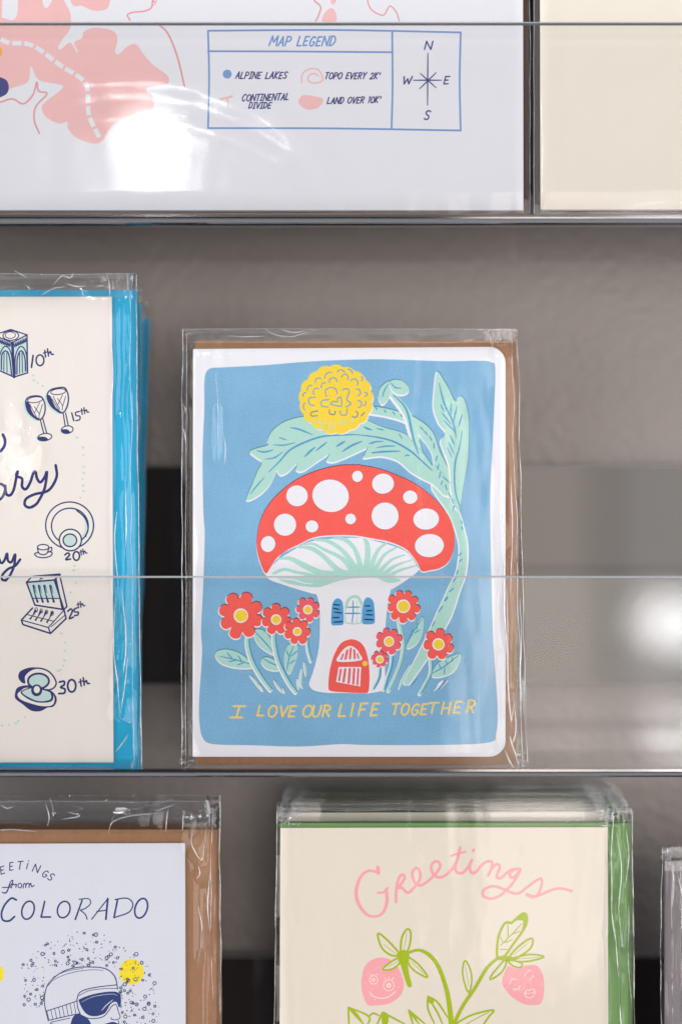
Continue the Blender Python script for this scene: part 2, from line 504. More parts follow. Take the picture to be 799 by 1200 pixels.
def rounded(x0, y0, x1, y1, r=(0, 0, 0, 0), wob=0.0, seed=1):
    """Rectangle in pixels, corner radii TL TR BR BL; slightly uneven edges."""
    pts = []
    for (cx, cy, rr, a0) in ((x0 + r[0], y0 + r[0], r[0], 180), (x1 - r[1], y0 + r[1], r[1], 270), (x1 - r[2], y1 - r[2], r[2], 0), (x0 + r[3], y1 - r[3], r[3], 90)):
        if rr == 0: pts.append((cx, cy)); continue
        for k in range(9):
            a = math.radians(a0 + k * 90 / 8); pts.append((cx + rr * math.cos(a), cy + rr * math.sin(a)))
    return pts

WINDOW = Vector((-0.43, -1.75, 0.61))
def facet(sheet, px, py, rx, rz):
    """A small flat buckle in the film, tilted so that it catches the shop window."""
    cx, cz = sheet.uv(px, py); P = sheet.O + sheet.R @ Vector((cx, 0, cz))
    n = sheet.R.transposed() @ ((Vector((0, -D, 0)) - P).normalized() + (WINDOW - P).normalized())
    return (cx, cz, rx * PX, rz * PX, n.x / -n.y, n.z / -n.y)

def sleeve(parent, sheet, xl, xr, yt, yb, t_front, t_back, seed, xr_b=None, xl_b=None, wrinkle=1.0, creases=(), ridges=(), facets=(), mat='film',
           rows=150, cols=130, dents=(), name='sleeve', edge=0.010, open_top=False):
    """A clear bag round card and envelope: front sheet, rounded sides, back sheet; pinched at top and bottom seal."""
    xr_b = xr if xr_b is None else xr_b; xl_b = xl if xl_b is None else xl_b
    bm = bmesh.new(); grid = []
    S = Vector((seed * 13.7, seed * 3.1, seed * 7.9))
    for r in range(rows + 1):
        v = r / rows
        py = yb + (yt - yb) * v
        a = sheet.uv(xl_b + (xl - xl_b) * v, py); b = sheet.uv(xr_b + (xr - xr_b) * v, py)
        x0, x1, z = a[0], b[0], a[1]
        hz = abs(sheet.uv(xl, yt)[1] - sheet.uv(xl, yb)[1])
        pin = min(1.0, (v * hz) / 0.008, 1.0 if open_top else ((1 - v) * hz) / 0.010)
        pin = 0.12 + 0.88 * math.sin(pin * math.pi / 2)
        row = []
        def pt(x, y, frnt):
            ed = max(0.0, 1 - min(x - x0, x1 - x) / edge)
            amp = 0.00010 + 0.00055 * ed * wrinkle + 0.0007 * wrinkle * (1 - pin) * .6
            p = Vector((x * 95, z * 26, 0.0)) + S
            d = noise.noise(p) * amp + noise.noise(p * 3.1) * amp * 0.45
            for (cx, cz0, cz1, amt, wd) in creases:
                if frnt:
                    fz = max(0, min(1, (z - cz0) / 0.006)) * max(0, min(1, (cz1 - z) / 0.006)) if cz1 > cz0 else 0
                    d -= amt * fz * math.exp(-((x - cx - 0.0006 * noise.noise(Vector((z * 60, seed, 0)))) / wd) ** 2)
            for (cx, cz, rx, rz, fx, fz) in facets:
                if frnt:
                    q = ((x - cx) / rx) ** 2 + ((z - cz) / rz) ** 2
                    if q < 5: d += (fx * (x - cx) + fz * (z - cz)) * math.exp(-q * q * .5)
            for (path, amt, wd) in ridges:
                if frnt:
                    dd = min((q.x - x) ** 2 + (q.y - z) ** 2 for q in path)
                    if dd < 9 * wd * wd: d -= amt * math.exp(-dd / wd ** 2) * (1 + .5 * noise.noise(Vector((x * 90, z * 90, 4.4))))
            for (cx, cz, rad, amt) in dents:
                if frnt:
                    q = ((x - cx) ** 2 + ((z - cz) * .7) ** 2) / rad ** 2
                    if q < 6: d -= amt * math.exp(-q) * (1 + 0.8 * noise.noise(Vector((x * 240, z * 160, seed))))
            dx = 0.0004 * ed * wrinkle * noise.noise(Vector((z * 70, 5.5, x * 40)) + S)
            return bm.verts.new((x + dx, y + d, z + (0.0005 * wrinkle * noise.noise(Vector((x * 80, 9.1, seed))) if r in (0, rows) else 0)))
        fy, by = -t_front * pin, t_back * pin
        mid = (by - fy) * .5
        xs = [x0 + (x1 - x0) * (0.5 - 0.5 * math.cos(math.pi * (0.06 + 0.88 * i / cols))) for i in range(cols + 1)]
        for x in xs:
            e = min(x - x0, x1 - x); k = min(1.0, e / 0.004)
            row.append(pt(x, fy * math.sqrt(max(0, 1 - (1 - k) ** 2)), True))
        row.append(pt(x1, (fy + by) * .25, False))
        for i in range(9):
            x = x1 + (x0 - x1) * (i + .4) / 8.8; e = min(x - x0, x1 - x); k = min(1.0, e / 0.006)
            row.append(pt(x, by * math.sqrt(max(0, 1 - (1 - k) ** 2)), False))
        row.append(pt(x0, (fy + by) * .25, False))
        grid.append(row)
    n = len(grid[0])
    for r in range(rows):
        for i in range(n):
            j = (i + 1) % n
            bm.faces.new((grid[r][i], grid[r][j], grid[r + 1][j], grid[r + 1][i]))
    return link_mesh(name, bm, mat, parent, smooth=True)

def strip_film(name, parent, sheet, xl, xr, yt, yb, y, seed, amp=0.0006, mat='crumpled_film', fx=70, fz=120, cols=70, rows=10, skew=0):
    bm = bmesh.new(); g = []
    for r in range(rows + 1):
        py = yb + (yt - yb) * r / rows; row = []
        for c in range(cols + 1):
            px = xl + (xr - xl) * c / cols
            u, v = sheet.uv(px, py + skew * c / cols)
            d = amp * noise.noise(Vector((u * fx, v * fz, seed * 3.3))) + amp * .5 * noise.noise(Vector((u * fx * 3, v * fz * 2, seed * 5.3)))
            row.append(bm.verts.new((u, y + d, v + (amp * noise.noise(Vector((u * 60, 3, seed))) if r == rows else 0))))
        g.append(row)
    for r in range(rows):
        for c in range(cols):
            bm.faces.new((g[r][c], g[r][c + 1], g[r + 1][c + 1], g[r + 1][c]))
    return link_mesh(name, bm, mat, parent, smooth=True)

def seam(parent, sheet, pts_px, rad, y, seed, jit=0.0004, taper=False):
    """Folded edge of a clear sleeve: a thin uneven bead that catches the light."""
    lines = [pts_px]
    bm = bmesh.new(); K = 6
    for li, line in enumerate(lines):
        pts = catmull([sheet.uv(*p) for p in line], max(4, int((24 if taper else 90) / max(1, len(line) - 1))))
        prev = None
        for i, p in enumerate(pts):
            q = Vector((p.x, y, p.y)); d = (pts[min(i + 1, len(pts) - 1)] - pts[max(i - 1, 0)]).normalized()
            nx = Vector((-d.y, 0, d.x))
            q += nx * jit * noise.noise(Vector((p.x * 60, p.y * 60, seed + li))) + Vector((0, jit * noise.noise(Vector((p.x * 80, p.y * 80, seed + 7))), 0))
            r = .72 * rad * (1 + .7 * noise.noise(Vector((p.x * 160, p.y * 160, seed + 3))))
            if taper: r *= math.sin(math.pi * (0.06 + 0.88 * i / (len(pts) - 1)))
            ringv = [bm.verts.new(q + nx * r * math.cos(2 * math.pi * k / K) + Vector((0, r * math.sin(2 * math.pi * k / K), 0))) for k in range(K)]
            if prev:
                for k in range(K): bm.faces.new((prev[k], prev[(k + 1) % K], ringv[(k + 1) % K], ringv[k]))
            prev = ringv
    sl = next(c for c in parent.children if c.name.split('.')[0] == 'sleeve')
    if len(sl.data.materials) == 1: sl.data.materials.append(M['seam'])
    for f in bm.faces: f.material_index = 1; f.smooth = True
    tmp = bpy.data.meshes.new('fold'); bm.to_mesh(tmp); bm.free()
    b2 = bmesh.new(); b2.from_mesh(sl.data); b2.from_mesh(tmp); b2.to_mesh(sl.data); b2.free()
    bpy.data.meshes.remove(tmp)

def wrinkles(parent, sheet, lines, rad, y, seed, jit=0.0004):
    for i, l in enumerate(lines): seam(parent, sheet, l, rad, y, seed + i * 1.7, jit, True)

def crumple(parent, sheet, x0, x1, y0, y1, n, seed, depth, rad=0.00022):
    """Small sharp wrinkles in the film near a fold or a corner."""
    rnd = random.Random(seed); lines = []
    for i in range(n):
        cx, cy = rnd.uniform(x0, x1), rnd.uniform(y0, y1); a = rnd.uniform(0, math.pi); l = rnd.uniform(2.5, 7)
        lines.append([(cx - l * math.cos(a), cy - l * math.sin(a) * .7), (cx + rnd.uniform(-1.5, 1.5), cy + rnd.uniform(-1.5, 1.5)), (cx + l * math.cos(a), cy + l * math.sin(a) * .7)])
    wrinkles(parent, sheet, lines, rad, depth, seed, 0.0005)

# ------------------------------------------------------------------ the setting: wall and three acrylic shelves
YB = 0.0665                          # front of the back panels
bm = bmesh.new(); box_bm(bm, -0.9, 0.9, 0.073, 0.085, -0.9, 0.9)
bmesh.ops.recalc_face_normals(bm, faces=bm.faces)
wall = link_mesh('wall', bm, 'plaster'); wall['kind'] = 'structure'

SH_X0, SH_X1 = -0.36, 0.30
def shelf(label, lip_top_px):
    zt = (Y0 - lip_top_px) * PX
    zb = zt - 230 * PX                # top of the ledge
    r = thing('acrylic_shelf', label, 'shelf', (0, 0, zb), group='acrylic card shelves on the wall')
    H = zt - zb; T = 0.0024
    slab('front_lip', SH_X0, SH_X1, 0, T, 0.0011, H - 0.0006, 'acrylic', r)
    # polished rim along the top of the lip
    bm = bmesh.new(); prof = [(0.0, H - .0006), (0.0004, H - .0001), (0.0012, H), (0.0020, H - .0001), (T, H - .0006)]
    va = [bm.verts.new((SH_X0, a, b)) for a, b in prof]; vb = [bm.verts.new((SH_X1, a, b)) for a, b in prof]
    for i in range(len(prof) - 1): bm.faces.new((va[i], vb[i], vb[i + 1], va[i + 1]))
    bm.faces.new((va[0], va[-1], vb[-1], vb[0]))
    link_mesh('lip_rim', bm, 'acrylic_edge', r, smooth=False)
    # bent front corner, a rounded solid
    bm = bmesh.new(); prof = []
    R = 0.0034
    prof += [(0.0, 0.0010)]
    for k in range(9):
        a = math.radians(180 + k * 90 / 8); prof.append((R + R * math.cos(a), 0.0002 + 0.0024 * math.sin(a)))
    prof += [(0.0052, -0.0022), (0.0052, -0.0003), (T, -0.0001), (T, 0.0010)]
    va = [bm.verts.new((SH_X0, a, b)) for a, b in prof]; vb = [bm.verts.new((SH_X1, a, b)) for a, b in prof]
    for i in range(len(prof)):
        j = (i + 1) % len(prof); bm.faces.new((va[i], vb[i], vb[j], va[j]))
    bm.faces.new(list(reversed(va))); bm.faces.new(vb)
    bmesh.ops.recalc_face_normals(bm, faces=bm.faces)
    link_mesh('bent_corner', bm, 'acrylic_bend', r, smooth=False)
    slab('ledge', SH_X0, SH_X1, 0.0053, YB - 0.0002, -0.0021, -0.0005, 'ledge_acrylic', r)
    ph = 0.1085
    slab('rear_upstand', SH_X0, SH_X1, YB, YB + 0.003, -0.0021, 0.0230, 'rear_acrylic', r)
    slab('panel_edge', SH_X0, SH_X1, YB, YB + 0.003, 0.0232, 0.0238, 'panel_edge', r)
    slab('back_panel', SH_X0, SH_X1, YB, YB + 0.003, 0.0239, ph, 'smoked_panel', r)
    slab('panel_edge', SH_X0, SH_X1, YB, YB + 0.003, ph + 0.0001, ph + 0.0007, 'panel_edge', r)
    return r
shelf('clear acrylic shelf at the top, its lip in front of the large map print', 25)
shelf('clear acrylic shelf in the middle, its lip crossing the mushroom card', 675)
shelf('clear acrylic shelf at the bottom, only its dark back panel in view', 1326)

# ------------------------------------------------------------------ mushroom house card
S = Sheet(409, 899, 0.0095, 2.6)
mc = thing('greeting_card', 'blue mushroom house greeting card with kraft envelope in a clear sleeve', 'greeting card', S.O, S.rot)
outline_slab('envelope', rounded(228.5, 397.5, 604, 897.5, (2, 2, 2, 2)), S, 0.0014, 0.0022, 'kraft_paper', mc)
stock = outline_slab('card_stock', [(226.5, 409)] + rounded(400, 406.5, 592, 886.8, (0, 19, 19, 0))[1:-1] + [(226, 886.8)], S, 0.0, 0.0009, 'white_paper', mc)

bg = Art(S)
bg.fill('blue_ink', [(239.8, 445), (245, 432.5), (262, 430.5), (308.8, 428), (365, 423.5), (420, 421.3), (457, 421.2), (521, 423.3), (561, 422.7), (575.6, 424.7), (580, 433), (578.5, 485), (575.6, 543), (574, 590), (575.6, 686), (578, 758), (582.8, 830), (581, 859), (572.7, 870), (515, 873), (428.8, 873), (400, 872), (351, 874.8), (296, 873.4), (250, 872), (238, 865), (234, 848), (233.5, 820), (237, 765), (235.8, 738), (238.5, 682), (240, 627), (238.5, 600), (237.5, 535), (239.5, 480)])
bg.done('printed_background', stock)

A_ = lambda L: [(280 + x / 4.994, 420 + y / 4.994) for x, y in L]
B_ = lambda L: [(420 + x / 4.994, 420 + y / 4.994) for x, y in L]
C_ = lambda L: [(290 + x / 4.994, 530 + y / 4.994) for x, y in L]
D_ = lambda L: [(420 + x / 4.994, 530 + y / 4.994) for x, y in L]
E_ = lambda L: [(240 + x / 4.994, 680 + y / 4.994) for x, y in L]
F_ = lambda L: [(360 + x / 6.658, 680 + y / 6.658) for x, y in L]
G_ = lambda L: [(420 + x / 4.994, 680 + y / 4.994) for x, y in L]
H_ = lambda L: [(340 + x / 7.264, 420 + y / 7.264) for x, y in L]

pl = Art(S, 30e-6)
def shape3(art, pts, m='mint_ink', dark='deep_teal_ink', up=(-0.4, -1.0), dn=(-0.3, 2.0), white='white_ink', n=6):
    if white: art.fill(white, pts, off=dn, n=n)
    if dark: art.fill(dark, pts, off=up, n=n)
    art.fill(m, pts, n=n)
# tall stem on the right
stem = D_([(470, 200), (545, 330), (588, 440), (613, 560), (600, 700)]) + G_([(560, 50), (500, 200), (400, 400), (283, 597)])
sw = [17, 12, 9.5, 9, 10.5, 13, 16.5, 13, 7]
pl.stroke('white_ink', stem, [x + .2 for x in sw], off=(1.4, .6)); pl.stroke('white_ink', stem, sw, off=(-1.6, 0.6))
pl.stroke('mint_ink', stem, sw)
# arch from the dahlia and bud stalk
arch = B_([(60, 300), (170, 318), (260, 345), (330, 378), (400, 450), (440, 560), (485, 660), (530, 770)])
aw = [9, 9, 8.5, 11, 15, 15, 17, 15]
pl.stroke('white_ink', arch, aw, off=(-.6, 2.2)); pl.stroke('deep_teal_ink', arch, aw, off=(.5, -1.1)); pl.stroke('mint_ink', arch, aw)
pl.stroke('white_ink', B_([(195, 215), (275, 320), (320, 440), (350, 560)]), [6, 8, 9, 9], off=(-1.5, .8))
pl.stroke('mint_ink', B_([(200, 210), (285, 320), (325, 440), (350, 560)]), [6, 8, 9, 9])
# big leaf
leaf = A_([(45, 830), (75, 745), (110, 660), (135, 607), (100, 578), (65, 545), (110, 525), (170, 507), (168, 475), (200, 420), (260, 375), (330, 350), (400, 340), (520, 335), (640, 330), (700, 330)]) \
    + B_([(50, 362), (150, 405), (260, 437), (310, 480), (380, 560), (440, 620), (500, 690), (530, 790), (500, 800), (470, 770), (430, 733), (380, 708), (310, 668), (270, 633), (220, 595), (130, 573), (30, 583), (38, 560), (55, 520)]) \
    + A_([(755, 520), (660, 565), (560, 605), (512, 597), (530, 560), (450, 610), (375, 660), (335, 652), (342, 612), (290, 663), (245, 683), (222, 655), (215, 670), (180, 740), (120, 800)])
shape3(pl, leaf, n=4)
pl.fill('blue_ink', B_([(358, 462), (395, 505), (425, 560), (437, 622), (405, 590), (372, 530)]))
pl.stroke('white_ink', B_([(362, 462), (398, 508), (428, 562), (440, 622)]), 1.1)
pl.stroke('line_blue_ink', B_([(358, 480), (378, 545), (430, 625)]), 1.3)
rl = B_([(455, 92), (466, 80), (520, 165), (565, 250), (598, 220), (625, 260), (643, 350), (645, 470), (638, 600), (610, 760), (590, 880), (560, 860), (540, 760), (532, 640), (495, 530), (482, 480), (512, 437), (470, 380), (440, 290), (445, 180)])
shape3(pl, rl, up=(.6, -1.0), dn=(-1.6, 1.0))
shape3(pl, B_([(178, 133), (130, 170), (116, 220), (135, 268), (165, 250), (195, 190), (192, 150)]))
shape3(pl, B_([(182, 140), (215, 125), (260, 135), (296, 178), (280, 205), (240, 212), (198, 188)]))
for q, w in (([(205, 215), (262, 272), (290, 330), (310, 420), (330, 500), (350, 560)], 2.4), ([(175, 150), (150, 190), (140, 225)], 1.6), ([(190, 145), (215, 170), (250, 175)], 1.6),
             ([(0, 448), (100, 460), (200, 485), (300, 540), (380, 610), (430, 655)], 2.2), ([(30, 400), (50, 412), (75, 420)], 1.5), ([(105, 410), (150, 420)], 1.5), ([(235, 440), (255, 470)], 1.3),
             ([(65, 497), (100, 488), (145, 485)], 1.7), ([(108, 522), (160, 514), (215, 513)], 1.8), ([(78, 552), (150, 546), (240, 543)], 2.2), ([(268, 573), (285, 566), (300, 570)], 1.6),
             ([(470, 145), (500, 260), (550, 370), (570, 460)], 2.2), ([(605, 425), (590, 520), (567, 600), (560, 700), (570, 800), (602, 890)], 2.0),
             ([(540, 265), (540, 330)], 1.8), ([(575, 280), (555, 370)], 1.9), ([(605, 330), (585, 400)], 1.9), ([(480, 270), (500, 310)], 1.6), ([(490, 320), (540, 385)], 2.0), ([(500, 365), (560, 425)], 2.0),
             ([(535, 450), (560, 505)], 2.0), ([(525, 490), (555, 555)], 1.8), ([(520, 520), (545, 582)], 1.6), ([(490, 690), (535, 730)], 1.6), ([(485, 455), (510, 437)], 1.5)):
    pl.stroke('line_blue_ink', B_(q), w, taper=.5)
for q, w in (([(175, 665), (240, 600), (300, 535), (400, 485), (500, 455), (640, 447), (700, 446)], 2.2), ([(300, 405), (350, 415), (430, 447)], 2.0), ([(235, 463), (280, 478)], 1.6), ([(200, 505), (260, 508), (330, 493)], 1.6),
             ([(105, 540), (150, 548), (200, 535)], 2.0), ([(155, 590), (210, 580), (255, 548)], 1.6), ([(65, 795), (110, 740), (150, 695)], 1.6), ([(385, 575), (415, 545), (445, 520)], 2.4),
             ([(450, 540), (515, 490)], 2.0), ([(570, 515), (620, 485)], 2.4), ([(605, 545), (660, 510), (720, 485)], 2.4), ([(730, 400), (780, 420)], 1.7), ([(760, 500), (800, 490)], 1.7), ([(775, 552), (800, 552)], 1.7)):
    pl.stroke('line_blue_ink', A_(q), w, taper=.55)
for q in ([(95, 283), (110, 300)], [(150, 300), (160, 318)], [(200, 312), (212, 330)], [(245, 325), (255, 343)], [(360, 400), (378, 420)], [(385, 425), (402, 448)], [(415, 455), (428, 482)], [(440, 495), (442, 528)], [(460, 570), (452, 600)], [(470, 620), (460, 650)], [(478, 665), (472, 700)], [(490, 715), (482, 740)], [(508, 740), (516, 770)], [(528, 790), (540, 815)], [(545, 820), (555, 850)], [(560, 860), (552, 890)]):
    pl.stroke('line_blue_ink', B_(q), 1.5, taper=.3)
for q in ([(600, 400), (605, 418)], [(603, 435), (607, 452)], [(600, 590), (585, 605)], [(605, 625), (590, 640)], [(580, 690), (575, 712)], [(572, 735), (550, 757)], [(557, 795), (530, 817)], [(522, 850), (505, 872)]):
    pl.stroke('line_blue_ink', D_(q), 1.5, taper=.3)
for q in ([(520, 95), (503, 118)], [(492, 150), (468, 185)], [(445, 240), (430, 270)]):
    pl.stroke('line_blue_ink', G_(q), 1.5, taper=.3)
# dahlia
dah = []
for i in range(17):
    for k in range(5):
        a = 2 * math.pi * (i + k / 5) / 17 + .1
        r = 0.955 + 0.05 * math.sin(math.pi * k / 5) ** .7
        dah.append((393.6 + 43.8 * r * math.cos(a) * (1 + .012 * math.sin(i * 2.3)), 468 + 40.5 * r * math.sin(a) * (1 + .015 * math.cos(i * 1.7))))
def petal(q):
    """Round arc through three points."""
    if len(q) != 3: return q
    (ax, ay), (bx, by), (cx, cy) = q
    d = 2 * (ax * (by - cy) + bx * (cy - ay) + cx * (ay - by))
    if abs(d) < 1e-6: return q
    ux = ((ax * ax + ay * ay) * (by - cy) + (bx * bx + by * by) * (cy - ay) + (cx * cx + cy * cy) * (ay - by)) / d
    uy = ((ax * ax + ay * ay) * (cx - bx) + (bx * bx + by * by) * (ax - cx) + (cx * cx + cy * cy) * (bx - ax)) / d
    r = math.hypot(ax - ux, ay - uy); t0, t1, t2 = (math.atan2(y - uy, x - ux) for x, y in q)
    t1 = t0 + (t1 - t0) % (2 * math.pi); t2 = t0 + (t2 - t0) % (2 * math.pi)
    if t2 < t1: t2 -= 2 * math.pi
    return [(ux + r * math.cos(t0 + (t2 - t0) * k / 6), uy + r * math.sin(t0 + (t2 - t0) * k / 6)) for k in range(7)]
pl.fill('white_ink', dah, False, off=(.8, 1.0)); pl.fill('yellow_ink', dah, False)
for q in ([(295, 170), (310, 130), (355, 120)], [(402, 118), (430, 98), (462, 120)], [(490, 92), (520, 105), (532, 130)], [(437, 160), (470, 135), (488, 180)], [(215, 205), (230, 170), (262, 172)], [(333, 205), (365, 165), (400, 198)],
          [(268, 250), (272, 215), (302, 210)], [(148, 275), (155, 240), (185, 230)], [(205, 310), (205, 265), (245, 258)], [(515, 190), (560, 180), (570, 228)], [(605, 155), (618, 175), (603, 190)], [(560, 262), (598, 290), (575, 318)],
          [(635, 290), (655, 305), (635, 322)], [(575, 360), (608, 385), (580, 418)], [(640, 365), (642, 390), (625, 400)], [(115, 325), (112, 300), (135, 292)], [(215, 330), (160, 342), (168, 392), (205, 402)], [(125, 380), (112, 410), (125, 438)],
          [(310, 325), (300, 275), (340, 248), (388, 262), (400, 300)], [(445, 268), (480, 258), (503, 280), (482, 350), (518, 385), (475, 415)], [(330, 350), (270, 362), (270, 405), (325, 415)], [(345, 392), (360, 368), (402, 370), (402, 342), (430, 333), (435, 405), (380, 400), (345, 392)],
          [(425, 450), (432, 480), (475, 480), (485, 430)]):
    pl.stroke('line_blue_ink', H_(petal(q)), 1.25)
for q in ([(235, 447), (182, 460), (182, 490), (232, 488)], [(335, 440), (337, 470), (375, 478), (385, 450)], [(530, 495), (565, 495), (560, 450)], [(605, 490), (630, 460)]):
    pl.stroke('deep_teal_ink', H_(petal(q)), 1.3)
for q in ([(245, 515), (265, 555), (310, 528)], [(340, 543), (355, 575), (385, 543)], [(425, 518), (440, 560), (470, 522)], [(185, 530), (210, 545)], [(240, 585), (280, 592)], [(320, 605), (365, 600)], [(505, 540), (540, 532)]):
    pl.stroke('mint_ink', H_(petal(q)), 1.3)
pl.done('dahlia_and_leaf_drawing', stock)

ms = Art(S, 100e-6)
body = C_([(108, 712), (170, 640), (240, 590), (380, 520), (640, 500)]) + D_([(100, 520), (270, 575), (345, 670), (352, 690), (300, 735), (205, 797), (190, 802)]) \
    + F_([(640, 125), (622, 220), (612, 330), (606, 450), (604, 600), (606, 720), (612, 800), (600, 850), (560, 868), (470, 882), (300, 880), (150, 878), (50, 858), (16, 820), (18, 790), (50, 700), (85, 560), (98, 420), (97, 250), (85, 150), (65, 105)]) + C_([(390, 830), (330, 813), (260, 792), (200, 772), (135, 748)])
ms.fill('white_ink', body, n=4)
G1 = [([(155, 708), (215, 686), (290, 703), (370, 716)], 3.6), ([(175, 623), (250, 622), (330, 662), (420, 703), (510, 712)], [2, 5, 7, 7, 7]), ([(285, 553), (370, 562), (440, 605), (520, 682), (570, 712)], [2, 5, 5.5, 6.5, 8]),
      ([(330, 540), (385, 537), (450, 570), (550, 620), (620, 695)], [1.5, 3, 3.5, 5, 7]), ([(390, 513), (470, 520), (560, 580), (645, 695)], [2, 4.5, 5, 7]), ([(500, 503), (570, 512), (630, 572), (668, 692)], [2, 5, 5, 7]), ([(680, 490), (703, 560), (695, 700)], [4, 6, 8])]
for q, w in G1: ms.stroke('mint_ink', C_(q), w)
for q, w in (([(165, 528), (110, 580), (65, 695)], [2.5, 4, 7]), ([(228, 553), (150, 603), (85, 705)], [2, 3.5, 6]), ([(272, 600), (190, 632), (110, 712)], [1.5, 3.2, 6]), ([(312, 630), (220, 662), (145, 715)], [1.5, 3.2, 6]), ([(337, 663), (240, 692), (170, 728)], [1.5, 3.4, 5])):
    ms.stroke('mint_ink', D_(q), w)
ms.fill('mint_ink', C_([(178, 737), (300, 728), (370, 712), (480, 702), (600, 688), (690, 684)]) + D_([(45, 684), (110, 705), (200, 730), (245, 745), (235, 757), (185, 765), (140, 752), (110, 735)]) + C_([(740, 732), (620, 738), (520, 757), (420, 789), (330, 784), (240, 768)]))
ms.stroke('white_ink', C_([(185, 742), (260, 745), (330, 765), (385, 770)]), 1.6, taper=.6)
cap = C_([(108, 710), (80, 660), (60, 590), (55, 520), (70, 420), (110, 330), (180, 245), (290, 160), (420, 105), (540, 78), (640, 75)]) + D_([(20, 78), (100, 92), (200, 125), (330, 185), (440, 270), (510, 350), (550, 430), (561, 520), (550, 590), (520, 648), (470, 680), (420, 690), (370, 697), (345, 650), (310, 600), (270, 562), (180, 524), (100, 508), (0, 490)]) \
    + C_([(600, 486), (560, 485), (460, 488), (380, 502), (310, 535), (230, 575), (170, 622), (132, 680)])
ms.fill('white_ink', cap, off=(-.3, 1.5), n=5); ms.fill('maroon_ink', cap, off=(-.2, -.9), n=5); ms.fill('red_ink', cap, n=5)
for x, y, rx, ry in ((290, 255, 63, 61), (486, 255, 107, 95), (643, 141, 31, 33), (220, 424, 65, 65), (377, 434, 37, 35), (603, 390, 31, 31), (121, 537, 42, 47)):
    (cx, cy), = C_([(x, y)]); ms.ell('maroon_ink', cx, cy, rx / 4.994 + .22, ry / 4.994 + .22, .2 * math.sin(x)); ms.ell('white_ink', cx, cy, rx / 4.994, ry / 4.994, .2 * math.sin(x))
for x, y, rx, ry in ((143, 184, 64, 59), (302, 263, 42, 39), (155, 373, 79, 79), (395, 391, 75, 62), (414, 546, 85, 68)):
    (cx, cy), = D_([(x, y)]); ms.ell('maroon_ink', cx, cy, rx / 4.994 + .22, ry / 4.994 + .22, .12 * math.sin(x)); ms.ell('white_ink', cx, cy, rx / 4.994, ry / 4.994, .12 * math.sin(x))
ms.stroke('line_blue_ink', D_([(205, 545), (240, 558), (275, 578)]), .7, taper=.6)
ms.stroke('line_blue_ink', C_([(180, 620), (205, 595), (235, 575)]), .7, taper=.6)
# shutters and window
ms.fill('shutter_ink', F_([(190, 345), (187, 280), (195, 190), (215, 152), (240, 141), (265, 155), (279, 190), (285, 300), (279, 345), (230, 352)]))
ms.fill('shutter_ink', F_([(430, 335), (428, 260), (435, 190), (450, 147), (475, 133), (505, 150), (521, 190), (527, 280), (521, 335), (470, 344)]))
for q in ([(205, 190), (255, 193)], [(203, 218), (250, 227)], [(210, 248), (270, 255)], [(198, 292), (250, 290)], [(205, 327), (275, 322)], [(450, 200), (490, 200)], [(460, 240), (505, 235)], [(455, 268), (510, 271)], [(445, 305), (515, 308)]):
    ms.stroke('black_ink', F_(q), 1.7, taper=.3)
ms.stroke('mint_ink', F_([(300, 215), (320, 155), (360, 126), (400, 138), (424, 185)]), 3.4)
ms.stroke('mint_ink', F_([(300, 215), (296, 280), (298, 330)]), 1.3); ms.stroke('mint_ink', F_([(298, 332), (360, 340), (420, 334)]), 1.6); ms.stroke('mint_ink', F_([(424, 185), (424, 260), (421, 333)]), 1.3)
ms.stroke('line_blue_ink', F_([(356, 160), (358, 250), (350, 330)]), 1.5, taper=.3); ms.stroke('mint_ink', F_([(385, 165), (392, 250), (388, 330)]), .8)
ms.stroke('line_blue_ink', F_([(312, 211), (410, 209)]), 1.7, taper=.4); ms.stroke('line_blue_ink', F_([(293, 259), (415, 258)]), 1.8, taper=.4)
# door
ms.fill('red_ink', F_([(165, 830), (170, 740), (185, 660), (215, 570), (262, 492), (320, 464), (360, 461), (410, 482), (450, 532), (475, 620), (485, 720), (485, 800), (475, 870), (440, 880), (300, 875), (182, 863)]))
ms.fill('white_ink', F_([(236, 634), (258, 570), (300, 525), (340, 512), (382, 535), (406, 570), (420, 624)]), n=4)
ms.fill('white_ink', F_([(245, 676), (420, 677), (412, 828), (225, 793)]), False)
for q, w in (([(280, 578), (266, 615)], 2.2), ([(313, 548), (298, 612)], 2.8), ([(340, 532), (333, 610)], 2.6), ([(366, 545), (370, 608)], 2.6), ([(390, 575), (399, 608)], 2.0), ([(262, 698), (248, 780)], 2.6), ([(296, 695), (283, 790)], 2.8), ([(332, 692), (322, 800)], 2.8), ([(366, 692), (358, 806)], 2.8), ([(398, 694), (391, 812)], 2.4)):
    ms.stroke('pink_red_ink', F_(q), w)
for q in ([(272, 590), (262, 615)], [(396, 585), (402, 606)], [(256, 720), (247, 778)], [(340, 700), (331, 795)]):
    ms.stroke('map_blue_ink', F_(q), .7, taper=.4)
(cx, cy), = F_([(450, 650)]); ms.ell('yellow_ink', cx, cy, 3.1)
ms.done('mushroom_house_drawing', stock)

